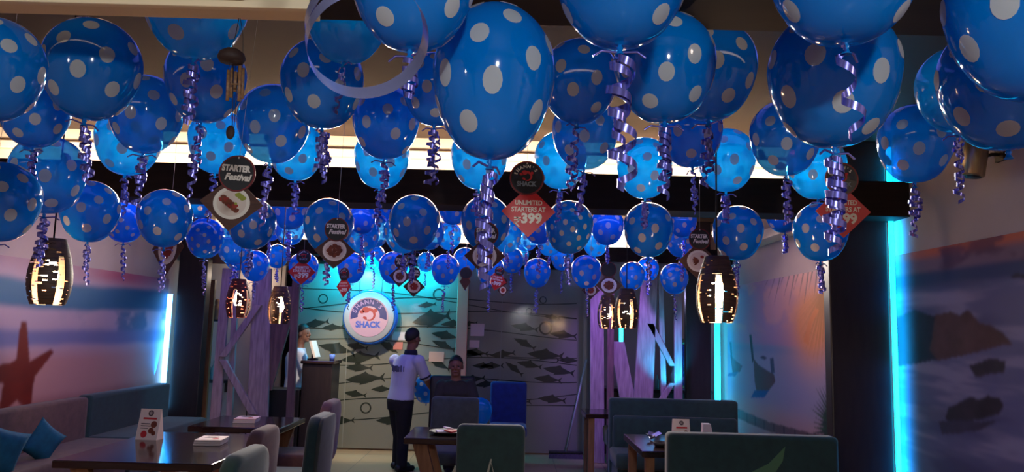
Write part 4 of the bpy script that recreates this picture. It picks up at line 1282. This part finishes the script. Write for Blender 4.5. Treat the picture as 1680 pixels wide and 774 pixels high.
# second row
B(268, 87, 410, 'dark blue balloon behind the narrow turned starter sign', ln=.8)
B(335, 60, 427, 'small shiny blue balloon with tiny dots, left under the upper left starter sign', 'd', ln=.95)
B(383, 60, 437, 'light blue balloon partly behind the small shiny one, left of the reddish lamp', 'c', Y=6.9, ln=.6)
B(410, 78, 413, 'blue balloon with a bright lamp reflection, at the lower right of the skewers sign', ln=.5)
B(326, 50, 360, 'blue balloon peeping from under the beam, left of the starter sign with skewers', Y=6.9, ln=.5)
B(474, 66, 380, 'blue balloon under the beam, second left of the starter sign with brown dish', Y=6.6, ln=.5)
B(537, 82, 419, 'dark blue balloon behind the starter sign with the brown dish', ln=.6)
B(441, 46, 398, 'small blue balloon under the beam between two larger ones, left of the lit cove gap', Y=7.6, ln=.6)
B(474, 50, 405, 'white-blue balloon glowing in front of the far cove, left of the brown dish sign', 'c', Y=7.3, ln=.5)
B(417, 46, 464, 'blue balloon in the far row above the reddish lamp', ln=.6)
B(388, 44, 446, 'blue balloon in the far row just left of the reddish lamp', Y=8.4, ln=.6)
B(454, 36, 442, 'tiny blue balloon in the far row above the dim lamp', Y=9.3, ln=.6)
B(497, 48, 469, 'blue balloon in the far row behind the leftmost red price sign', Y=7.5, ln=.9)
B(574, 46, 467, 'blue balloon in the far row above the round logo sign', ln=.9)
B(592, 56, 419, 'cyan balloon in front of the far cove, right of the brown dish sign', 'g', Y=6.7, ln=.5)
B(594, 46, 386, 'blue balloon under the beam, right of the brown dish sign', Y=6.3, ln=.7)
B(611, 52, 409, 'see-through violet-blue balloon left of the dark centre balloon of the second row', 'c', Y=7.02, ln=.7)
B(633, 46, 368, 'blue balloon cut by the beam edge, above the violet-blue one', Y=7.3, ln=.5)
B(677, 84, 415, 'dark blue white-dotted balloon in the middle of the second row', ln=.6)
B(703, 50, 412, 'violet-blue balloon half behind the middle one of the second row', 'c', Y=6.6, ln=.6)
B(661, 62, 419, 'cyan balloon peeping below the middle one of the second row', 'g', Y=5.9, ln=.5)
B(742, 50, 371, 'blue balloon under the beam edge, right of the middle one of the second row', Y=6.9, ln=.9)
B(736, 42, 412, 'small cyan balloon in front of the far cove, left of the dish sign at centre', 'g', Y=7.2, ln=.7)
B(796, 82, 415, 'dark blue balloon behind the starter sign at centre', Y=4.65, ln=.5)
B(831, 52, 417, 'cyan balloon between the starter sign and the red sign at centre', 'g', Y=6.5, ln=.4)
B(863, 44, 414, 'clear white-blue balloon below the tip of the red centre sign', 'c', Y=7.6, ln=.5)
B(884, 58, 403, 'blue balloon just right of the tip of the red centre sign', Y=6.2, ln=.8)
B(901, 40, 422, 'small cyan balloon in front of the far cove, right of the red centre sign', 'g', Y=7.1, ln=.4)
B(931, 80, 420, 'blue balloon with tiny dots, right of the red centre sign', 'd', ln=.6)
B(997, 56, 405, 'blue balloon cut by the beam between two larger second-row ones', Y=6.3, ln=.5)
B(976, 44, 423, 'small cyan balloon in the far cove gap, left of the close lamp pair', 'g', Y=7.8, ln=.5)
B(1064, 82, 426, 'blue balloon above and right of the close lamp pair', ln=.6)
B(1121, 46, 392, 'blue balloon under the beam, left of the starter sign by the largest lamp', Y=6.6, ln=.7)
B(1117, 46, 424, 'violet-blue balloon beside the starter sign by the largest lamp', Y=7.4, ln=.7)
B(1209, 82, 431, 'dark blue white-dotted balloon right above the largest lamp', Y=4.4, ln=.7, drift=.06)
B(1288, 62, 385, 'blue balloon by the right wall, left and behind the one under the right sign', Y=6.3, ln=.5)
B(1346, 88, 433, 'blue white-dotted balloon directly under the right red sign', ln=.55)
# far row
B(645, 48, 468, 'blue balloon in the far row behind the left of the two small dish signs', ln=.9)
B(698, 30, 448, 'tiny pale balloon in the far row between the dish signs and the next balloon', 'c', Y=9.2, ln=.9)
B(729, 46, 470, 'blue balloon in the far row above the waiter\'s right shoulder', ln=.9)
B(762, 40, 452, 'blue balloon in the far row behind the dark oval sign', Y=9.0, ln=.6)
B(803, 46, 471, 'blue balloon in the far row behind the small red price sign at centre', Y=8.2, ln=.9)
B(839, 38, 450, 'small blue balloon in the far row right of the small red price sign', Y=9.4, ln=.8)
B(853, 30, 438, 'tiny cyan balloon in the far row under the far beam', 'g', Y=9.75, ln=.5)
B(880, 44, 474, 'blue balloon in the far row standing alone before the dark half of the glass', ln=.9)
B(922, 38, 446, 'small blue balloon in the far row, right of the one standing alone', Y=9.5, ln=.9)
B(963, 50, 476, 'blue balloon in the far row behind the small dish sign by the lamp pair', ln=.9)
B(1036, 42, 478, 'blue balloon in the far row right behind the right lamp of the close pair', Y=8.6, ln=.5)
B(1063, 36, 463, 'tiny blue balloon in the far row right of the close lamp pair', Y=9.3, ln=.6)
B(1107, 46, 485, 'violet-blue balloon in the far row between the lamp pair and the largest lamp', ln=.9)
B(614, 34, 441, 'tiny blue balloon in the far row left of the two small dish signs', Y=9.4, ln=1.0)
# two that hang low, by the seated man
o = B(699, 42, 664, 'blue balloon held low at the waiter\'s side, left of the grey-green chair', 'c', Y=9.52, strands=0)
o = B(787, 40, 700, 'blue balloon peeping out right of the grey-green chair', 'p', Y=8.3, strands=0)

# the loose ribbon curl close to the viewer
pk = at(600, 60, 0.8)
b = MB()
vs = []
ax = Vector((-0.30, 0.74, 0.60)).normalized()
e1 = Vector((0.95, 0.05, 0.30)); e1 = (e1 - ax * e1.dot(ax)).normalized(); e2 = ax.cross(e1)
n_ = 84
for i in range(n_ + 1):
    s_ = i / n_
    q = math.radians(-75 - 455 * s_)
    rr = 0.056 + 0.006 * math.sin(3 * s_)
    p = e1 * rr * 1.08 * math.cos(q) + e2 * rr * math.sin(q) + ax * (0.05 * (s_ - .5))
    g = sm_(0, .04, s_)
    vs += [p + ax * .017 * g, p - ax * .017 * g]
b.add(vs, [(2 * i, 2 * i + 1, 2 * i + 3, 2 * i + 2) for i in range(n_)], 0, True)
p = (Vector(vs[-2]) + Vector(vs[-1])) / 2
vs = [vs[-2], vs[-1]]
for k in range(1, 9):
    u = k / 8
    c_ = p + Vector((0.02 * math.sin(u * 5), 0.02 * math.cos(u * 4) - .02, 0.40 * u))
    vs += [c_ + Vector((.008, 0, .01)), c_ - Vector((.008, 0, .01))]
b.add(vs, [(2 * i, 2 * i + 1, 2 * i + 3, 2 * i + 2) for i in range(8)], 0, True)
o = b.build('curled_ribbon', mat('silver_blue_foil', S(175, 178, 232), 0.26, 0.7), None, recalc=False, loc=pk)
tag(o, 'big loose shiny ribbon loop close to the viewer at the top, left of centre', 'ribbon')

# ------------------------------------------------------------------ hanging cardboard signs
SG = 'hanging cardboard signs'
def hang_sign(ccx, ccy, cr, dx, dy, dhw, dhh, Y, kind, label, rz=0.0, roll=0.0, food='food', sxc=1.0, top=None, circle_only=False):
    k = Y / F
    o = at(dx, dy, Y)
    cx, cz = (ccx - dx) * k, -(ccy - dy) * k
    rr = cr * k; hw, hh = dhw * k, dhh * k
    red = kind in ('price', 'price_small')
    b = MB()
    b.prism([(0, -hh), (hw, 0), (0, hh), (-hw, 0)], -0.0015, 0.0015, 0 if red else 0, None, 1)
    ring = circle(cx, cz, rr, 32)
    b.prism(ring, -0.0035, 0.0005, 2, None, 3)
    root = b.build('hanging_sign', [M_['red'] if red else M_['brownboard'], M_['redrim'] if red else M_['brownedge'], M_['blackcard'], M_['redrim']], None, loc=o)
    root.rotation_euler = (0, roll, rz)
    tag(root, label, 'sign', SG)
    b = MB()
    y = -0.0042
    def ringflat(cx, cz, R0, R1, mi, yy, n=32):
        for i in range(n):
            q0, q1 = 2 * PI * i / n, 2 * PI * (i + 1) / n
            b.flat([(cx + R0 * math.cos(q0), cz + R0 * math.sin(q0)), (cx + R0 * math.cos(q1), cz + R0 * math.sin(q1)), (cx + R1 * math.cos(q1), cz + R1 * math.sin(q1)), (cx + R1 * math.cos(q0), cz + R1 * math.sin(q0))], yy, mi)
    ringflat(cx, cz, rr * .985, rr * .91, 5, y)
    if kind != 'blank':
        ringflat(cx, cz + rr * .86, rr * .05, rr * .02, 0, y - .0004, 10)
    if kind == 'starter':
        put_text(b, 'STARTER', rr * .46, cx - rr * .06, cz + rr * .12, y - .0005, 0, 0.0, rr * .026, rr * 1.56)
        put_text(b, 'Festival', rr * .50, cx + rr * .10, cz - rr * .36, y - .0005, 0, 0.3, rr * .022, rr * 1.46)
    if red:
        def tr(bb, *a, **kw): pass
        lb = MB(); logo_art(lb, rr * .88, 0, 1, 2, 3, 4)
        b.add([(x + cx, y - .0005 + yy * .5, z + cz) for x, yy, z in lb.v], lb.f, 0)
        n0 = len(b.m) - len(lb.f)
        for i, mi in enumerate(lb.m): b.m[n0 + i] = {1: 6, 2: 3, 3: 0, 4: 4}[mi]
        yy = -0.0021
        put_text(b, 'UNLIMITED', hw * .24, 0, hh * .26, yy, 0, 0, hw * .007, hw * 1.0)
        put_text(b, 'STARTERS AT', hw * .24, 0, hh * .0, yy, 0, 0, hw * .007, hw * 1.26)
        put_text(b, '399', hw * .50, hw * .12, -hh * .44, yy, 0, 0, hw * .022, hw * .76)
        rx, rz, ru = -hw * .53, -hh * .60, hw * .26
        def stroke(x0, z0, x1, z1, t_):
            d = Vector((x1 - x0, 0, z1 - z0)).normalized() * t_ / 2
            nx, nz = -d.z, d.x
            b.flat([(rx + ru * (x0 + nx), rz + ru * (z0 + nz)), (rx + ru * (x1 + nx), rz + ru * (z1 + nz)), (rx + ru * (x1 - nx), rz + ru * (z1 - nz)), (rx + ru * (x0 - nx), rz + ru * (z0 - nz))], yy, 0)
        stroke(0, 1.32, 1, 1.32, .17); stroke(0, 1.0, 1, 1.0, .17); stroke(0, .66, .4, .66, .17); stroke(.10, .68, .78, 0, .20)
        arc = [(.36 + .34 * math.sin(math.radians(18 * i)), .99 + .33 * math.cos(math.radians(18 * i))) for i in range(11)]
        for (a0, a1), (c0, c1) in zip(arc[:-1], arc[1:]): stroke(a0, a1, c0, c1, .18)
    b.build('lettering', [M_['ink_white'], M_['ink_sky'], M_['ink_blue'], M_['ink_red'], M_['ink_grey'], M_['redrim'], mat('night_ink', S(24, 30, 52), .5)], root, recalc=False)
    if kind in ('starter', 'dish'):
        b = MB()
        R = min(hw, hh) * .60
        ex = hw / max(hw, hh); ez = hh / max(hw, hh)
        R = max(hw, hh) * .58
        b.flat([(R * ex * math.cos(q), R * ez * math.sin(q)) for q in [2 * PI * i / 36 for i in range(36)]], -0.0021, 0)
        b.flat([(R * .80 * ex * math.cos(q), R * .80 * ez * math.sin(q)) for q in [2 * PI * i / 36 for i in range(36)]], -0.0023, 1)
        rs = random.Random(int(ccx))
        if food == 'skewer':
            for i in range(11):
                t_ = i / 10
                x, z = R * (-.55 + .85 * t_), R * (.28 - .62 * t_) + R * .10 * ((i % 2) * 2 - 1)
                b.flat([(ex * (x + R * .17 * (1 + .2 * math.sin(3 * q)) * math.cos(q)), ez * (z + R * .15 * math.sin(q))) for q in [2 * PI * j / 10 for j in range(10)]], -0.0026 - .0001 * i, 2 if i % 3 else 3)
            for i in range(6):
                x, z = R * (.28 + .07 * i), R * (.52 - .05 * i + .08 * (i % 2))
                b.flat([(ex * (x + R * .15 * math.cos(q)), ez * (z + R * .13 * math.sin(q))) for q in [2 * PI * j / 9 for j in range(9)]], -0.0026 - .0001 * i, 4)
            b.flat([(ex * (R * .25 + R * .08 * math.cos(q)), ez * (-.02 * R + R * .09 * math.sin(q))) for q in [2 * PI * j / 9 for j in range(9)]], -0.0040, 5)
        elif food == 'fingers':
            for i in range(5):
                q0 = 2.6 + i * .32
                x, z = R * .34 * math.cos(q0) + R * .08, R * .34 * math.sin(q0) + R * .02
                ca, sa = math.cos(q0), math.sin(q0)
                b.flat([(ex * (x + ca * R * .30 * math.cos(q) - sa * R * .09 * math.sin(q)), ez * (z + sa * R * .30 * math.cos(q) + ca * R * .09 * math.sin(q))) for q in [2 * PI * j / 10 for j in range(10)]], -0.0026 - .0001 * i, 2)
            b.flat([(ex * (R * .3 + R * .16 * math.cos(q)), ez * (R * .38 + R * .14 * math.sin(q))) for q in [2 * PI * j / 10 for j in range(10)]], -0.0033, 3)
        else:
            for i in range(9):
                q0 = 2 * PI * i / 8; d = R * .42 if i < 8 else 0
                x, z = d * math.cos(q0), d * math.sin(q0)
                s0 = R * rs.uniform(.20, .27)
                b.flat([(ex * (x + s0 * (1 + .18 * math.sin(3 * q + i)) * math.cos(q)), ez * (z + s0 * math.sin(q))) for q in [2 * PI * j / 10 for j in range(10)]], -0.0026 - .0001 * i, 2 if food == 'food' else 3)
        b.build('dish_print', [M_['ink_white'], M_['paper'], M_['food'], M_['food_red'], M_['leafgreen'], M_['leafgreen']], root, recalc=False)
    # nylon thread up to the ceiling
    b = MB(); zt = (top or CEIL) - o.z
    b.tube([(cx, 0.001, cz + rr * .86), (cx, 0.001, zt)], max(0.0007, 0.35 * k), 4)
    b.build('thread', M_['thread'], root)
    return root
hang_sign(383, 283, 31, 380, 333, 53, 47, 2.75, 'starter', 'starter sign with meat skewers and salad on a white plate, upper left', 0.0, .06, 'skewer')
hang_sign(-14, 292, 31, -16, 347, 53, 47, 2.7, 'starter', 'dark starter sign cut off by the left edge', 0, 0.02, 'food')
hang_sign(863, 291, 29, 867, 347, 45, 43, 2.75, 'price', 'red price sign hanging at the centre, fully readable')
hang_sign(1382, 292, 28, 1383, 347, 46, 44, 2.75, 'price', 'red price sign at right, hung with ribbons in front', 0.0, .0)
hang_sign(276, 368, 32, 275, 407, 52, 46, 5.0, 'starter', 'narrow starter sign turned nearly edge on, left second row', -0.68, .0, 'food_red')
hang_sign(550, 376, 20, 549, 411, 34, 30, 4.25, 'starter', 'starter sign with round brown dish, left of the middle second-row balloon', 0, .02)
hang_sign(797, 383, 20, 795, 420, 34, 32, 4.25, 'starter', 'starter sign with round brown dish, left of the red centre sign', 0, .0)
hang_sign(1148, 392, 18, 1146, 428, 33, 31, 4.1, 'starter', 'starter sign with brown finger food, partly behind the largest lamp', 0, 0, 'fingers')
hang_sign(497, 421, 12, 495, 446, 23, 21, 6.2, 'price', 'small red price sign above the cashier')
hang_sign(564, 450, 11, 564, 470, 16, 18, 7.2, 'price', 'small red price sign turned sideways, left above the round logo sign', -.55)
hang_sign(657, 429, 12, 656, 453, 18, 18, 7.0, 'starter', 'small starter sign with pale plate above the waiter, left of two close together', 0, 0.05, 'food')
hang_sign(679, 448, 10, 679, 470, 18, 17, 7.4, 'starter', 'small starter sign with dark red dish above the waiter, right of two close together', 0, 0, 'food_red')
hang_sign(816, 444, 8, 815, 460, 16, 17, 6.4, 'price', 'small red price sign hanging below the centre starter sign', 0, .2)
hang_sign(826, 462, 6, 825, 476, 9, 10, 6.9, 'dish', 'tiny dish sign overlapping the small red price sign at centre', 0, 0, 'food_red')
hang_sign(969, 455, 9, 969, 476, 15, 15, 7.6, 'starter', 'small starter sign with red dish, left of the close lamp pair', 0, 0, 'food_red')
hang_sign(998, 442, 13, 999, 468, 22, 20, 6.4, 'dish', 'violet-lit sign with a ring-shaped plate, behind the close lamp pair', 0, 0, 'food')
hang_sign(764, 448, 10, 763, 462, 9, 14, 7.6, 'blank', 'dark oval sign seen from its plain side, right of the far-row balloon', 0, 0)

# ------------------------------------------------------------------ people
def solid(name, mb, m, parent, voxel=0.007, it=4):
    o = mb.build(name, m, parent, recalc=True)
    r = o.modifiers.new('merge', 'REMESH'); r.mode = 'VOXEL'; r.voxel_size = voxel; r.use_smooth_shade = True
    s_ = o.modifiers.new('soften', 'SMOOTH'); s_.factor = 0.5; s_.iterations = it
    return o
def limb(b, pts, rs, n=12):
    pts = [Vector(p) for p in pts]
    P_, R_ = [], []
    for i in range(len(pts) - 1):
        for k in range(4):
            s_ = k / 4
            P_.append(pts[i].lerp(pts[i + 1], s_)); R_.append(rs[i] * (1 - s_) + rs[i + 1] * s_)
    P_.append(pts[-1]); R_.append(rs[-1])
    b.tube(P_, R_, n)
    for p, r in zip(pts, rs): b.ball(p, r, r, r, 12, 8)
def loft(b, rings, side, f, n=20):
    vs = []
    for c, hw, hd in rings:
        for k in range(n):
            q = 2 * PI * k / n
            cx, sy = math.cos(q), math.sin(q)
            cx = math.copysign(abs(cx) ** 0.85, cx); sy = math.copysign(abs(sy) ** 0.85, sy)
            vs.append(Vector(c) + side * hw * cx + f * hd * sy)
    m = len(rings)
    b.add(vs, [(i * n + k, i * n + (k + 1) % n, (i + 1) * n + (k + 1) % n, (i + 1) * n + k) for i in range(m - 1) for k in range(n)] + [tuple(range(n - 1, -1, -1)), tuple(range((m - 1) * n, m * n))], 0, True)
def person(label, J, Y, facing, shirt, trousers, sleeve='short', collar=None, look=None):
    """J: joint name -> (px, py, depth offset). facing: direction of the chest in x,y; look: of the face."""
    P = {k: at(v[0], v[1], Y + v[2]) for k, v in J.items()}
    base = Vector((P['pelvis'].x, P['pelvis'].y, 0))
    t = thing('person', label, 'person', base)
    P = {k: p - base for k, p in P.items()}
    f = Vector((facing[0], facing[1], 0)).normalized(); side = Vector((f.y, -f.x, 0))
    lf = Vector((look[0], look[1], 0)).normalized() if look else f
    ls = Vector((lf.y, -lf.x, 0))
    shm = (P['shR'] + P['shL']) / 2
    Z = Vector((0, 0, 1))
    def torso(g, low=True):
        r = []
        pv = P['pelvis']
        if low: r += [(pv - Z * .10, .150 + g, .110 + g)]
        r += [(pv, .165 + g, .118 + g), (P['waist'], .148 + g, .105 + g), (P['waist'].lerp(P['chest'], .55), .160 + g, .112 + g), (P['chest'], .172 + g, .118 + g), (shm + Z * .012, .160 + g, .088 + g), (shm.lerp(P['neck'], .55) + Z * .02, .085 + g, .066 + g)]
        return r
    def arm(b, n, g, k0, k1):
        pts = [P['sh' + n], P['sh' + n].lerp(P['el' + n], .5), P['el' + n], P['el' + n].lerp(P['wr' + n], .45), P['wr' + n]]
        rs = [.056, .049, .040, .038, .027]
        limb(b, pts[k0:k1], [r + g for r in rs[k0:k1]])
    def leg(b, n, g):
        h_, k_, a_ = P['hip' + n], P['kn' + n], P['an' + n]
        limb(b, [h_, h_.lerp(k_, .5), k_, k_.lerp(a_, .35), a_], [.092 + g, .080 + g, .058 + g, .056 + g, .038 + g + (.012 if g else 0)])
    h = P['head']
    b = MB()
    loft(b, torso(0), side, f)
    limb(b, [P['neck'] - Z * .05, P['neck'] + Z * .02, h - Z * .05], [.062, .056, .056])
    Rm = Matrix(((ls.x, lf.x, 0), (ls.y, lf.y, 0), (0, 0, 1)))
    def hb(c, r, k=0):
        m0 = MB(); m0.ball((0, 0, 0), r[0], r[1], r[2], 16, 12)
        b.add([h + Rm @ (Vector(v) + Vector(c)) for v in m0.v], m0.f, 0, True)
    hb((0, -.004, .022), (.076, .094, .094)); hb((0, .022, -.045), (.058, .066, .066)); hb((0, .062, -.088), (.028, .026, .022))
    hb((0, .098, -.012), (.013, .016, .022)); hb((0, .092, .012), (.010, .012, .030)); hb((0, .082, -.055), (.026, .014, .009))
    for s_ in (-1, 1): hb((s_ * .077, -.006, -.006), (.011, .020, .031)); hb((s_ * .034, .080, -.022), (.020, .012, .016))
    for n in 'RL':
        arm(b, n, 0, 0, 5)
        leg(b, n, 0)
        d = (P['wr' + n] - P['el' + n]).normalized()
        lat = d.cross(Z)
        if lat.length < .3: lat = d.cross(f)
        lat.normalize(); dn = d.cross(lat)
        if dn.dot(Z) > 0: dn = -dn
        w_ = P['wr' + n]
        for q in range(4):
            o_ = lat * (.030 - .020 * q)
            ln = (.072, .082, .076, .058)[q]
            a0 = w_ + d * .015 + o_ * .55; a = w_ + d * .092 + o_; b_ = a + d * ln * .48 + dn * .012; c_ = b_ + d * ln * .36 + dn * .030
            limb(b, [a0, a], [.015, .0115], 8)
            limb(b, [a, b_, c_], [.0098, .0088, .0078], 8)
        th = lat * (1 if n == 'L' else -1)
        limb(b, [w_ + d * .02 + th * .02, w_ + d * .055 + th * .050 + dn * .008, w_ + d * .088 + th * .058 + dn * .020], [.015, .011, .009], 8)
        a_ = P['an' + n]
        limb(b, [a_ - Z * .035 - f * .03, a_ - Z * .045 + f * .10], [.034, .028], 8)
    body = solid('body', b, M_['skin'], t, .0065, 3)
    e = MB()
    for s_ in (-1, 1): e.ball(h + Rm @ Vector((s_ * .031, .083, .006)), .012, .012, .007, 8, 6)
    e.build('eyes', M_['hair'], body)
    e = MB(); e.ball(h + Rm @ Vector((0, .091, -.056)), .021, .007, .0045, 8, 6); e.build('mouth', mat('lips', S(96, 52, 46), .6), body)
    # short hair following the skull
    b = MB(); n, m_ = 24, 10; vs = []
    for i in range(m_ + 1):
        for j in range(n):
            q = 2 * PI * j / n; fr = max(0, math.sin(q)); bk = max(0, -math.sin(q))
            lim = math.radians(92 - 34 * fr ** .8 + 32 * bk)
            th = lim * i / m_; g = .007 * (1 - .75 * (i / m_) ** 2)
            vs.append(h + Rm @ Vector(((.0765 + g) * math.sin(th) * math.cos(q), (.0945 + g) * math.sin(th) * math.sin(q) - .004, .022 + (.095 + g * 1.7) * math.cos(th))))
    b.add(vs, [(i * n + j, (i + 1) * n + j, (i + 1) * n + (j + 1) % n, i * n + (j + 1) % n) for i in range(m_) for j in range(n)], 0, True)
    o = b.build('hair', M_['hair'], t); sl_ = o.modifiers.new('thick', 'SOLIDIFY'); sl_.thickness = .003; sl_.offset = 1
    # clothing over the same body
    G_ = .014
    b = MB(); loft(b, torso(G_, False), side, f)
    for n in 'RL':
        arm(b, n, G_ + .004, 0, 2 if sleeve == 'short' else 5)
        if sleeve == 'short': limb(b, [P['sh' + n].lerp(P['el' + n], .5), P['sh' + n].lerp(P['el' + n], .80)], [.066, .064])
    solid('shirt' if sleeve == 'short' else 'jacket', b, M_[shirt], t, .010, 4)
    b = MB(); loft(b, [(P['pelvis'] - Z * .12, .150 + G_, .112 + G_), (P['pelvis'] - Z * .02, .166 + G_, .120 + G_), (P['pelvis'] + Z * .03, .160 + G_ * .7, .114 + G_ * .7)], side, f)
    for n in 'RL': leg(b, n, G_)
    solid('trousers', b, M_[trousers], t, .010, 4)
    for n in 'RL':
        a = P['an' + n]; b = MB()
        limb(b, [a - Z * .035 - f * .045, a - Z * .045 + f * .05, a - Z * .052 + f * .15], [.045, .043, .034], 10)
        solid('shoe', b, M_['black'], t, .008, 3)
    if collar:
        b = MB()
        b.lathe([(.084, -.030), (.072, .030), (.062, .030), (.070, -.030)], c=P['neck'] + Z * .0, n=20)
        b.build('collar', M_[collar], t)
        for n in 'RL':
            b = MB(); b.tube([P['sh' + n].lerp(P['el' + n], .78), P['sh' + n].lerp(P['el' + n], .86)], .069, 16); b.build('cuff', M_[collar], t)
    return t, P, f, side
wf = Vector((0.72, 0.70, 0)).normalized()
WY = 9.1
t, P, f, side = person('waiter seen from behind in a pale polo shirt and black trousers, reaching right', {
    'pelvis': (657, 655, 0), 'waist': (660, 634, 0), 'chest': (666, 603, 0), 'neck': (674, 578, 0), 'head': (677, 555, .0),
    'shR': (687, 592, -.13), 'elR': (700, 623, -.06), 'wrR': (711, 641, .08), 'shL': (648, 591, .13), 'elL': (665, 622, .26), 'wrL': (686, 632, .36),
    'hipR': (663, 668, -.06), 'hipL': (652, 668, .06), 'knR': (661, 716, -.04), 'knL': (655, 716, .08), 'anR': (659, 762, -.07), 'anL': (652, 757, .10)}, WY, wf, 'shirt', 'blackcloth', 'short', 'collar', (0.6, 0.8))
# unreadable dark print across the back of the shirt
b = MB()
Rz = Matrix(((side.x, f.x, 0), (side.y, f.y, 0), (0, 0, 1)))
for i in range(8):
    u = -1 + 2 * i / 7
    c_ = P['chest'] + side * (.105 * u) - f * (.132 * math.sqrt(max(0.05, 1 - (u * .62) ** 2)) + .006) + Vector((0, 0, -.005 - .004 * (i % 3)))
    b.box(c_, (.017, .012, .060 if i % 2 else .072), 0, Rz @ Matrix.Rotation(-u * .5, 3, 'Z'))
b.build('shirt_print', mat('grey_print', S(92, 92, 120), .8), t)
person('seated man in a dark jacket facing the viewer behind the grey-green chair', {
    'pelvis': (748, 694, .12), 'waist': (748, 674, .10), 'chest': (748, 644, .06), 'neck': (748, 621, .02), 'head': (748, 601, 0),
    'shR': (725, 633, .06), 'elR': (717, 662, -.02), 'wrR': (734, 680, -.25), 'shL': (771, 633, .06), 'elL': (780, 662, -.02), 'wrL': (764, 680, -.25),
    'hipR': (738, 700, .05), 'hipL': (760, 700, .05), 'knR': (734, 704, -.36), 'knL': (766, 704, -.36), 'anR': (736, 765, -.34), 'anL': (764, 765, -.34)}, 8.85, (0.05, -1), 'jacket', 'blackcloth', 'long')
person('cashier in a pale shirt standing behind the cash desk, looking right', {
    'pelvis': (484, 640, 0), 'waist': (485, 618, 0), 'chest': (487, 588, 0), 'neck': (492, 566, 0), 'head': (497, 547, 0),
    'shR': (492, 581, -.15), 'elR': (500, 607, -.14), 'wrR': (512, 610, -.02), 'shL': (482, 581, .15), 'elL': (496, 607, .16), 'wrL': (512, 608, .10),
    'hipR': (487, 652, -.08), 'hipL': (484, 652, .08), 'knR': (488, 696, -.08), 'knL': (484, 696, .08), 'anR': (487, 744, -.08), 'anL': (483, 744, .08)}, 10.2, (0.92, -0.15), 'shirt', 'blackcloth', 'short')
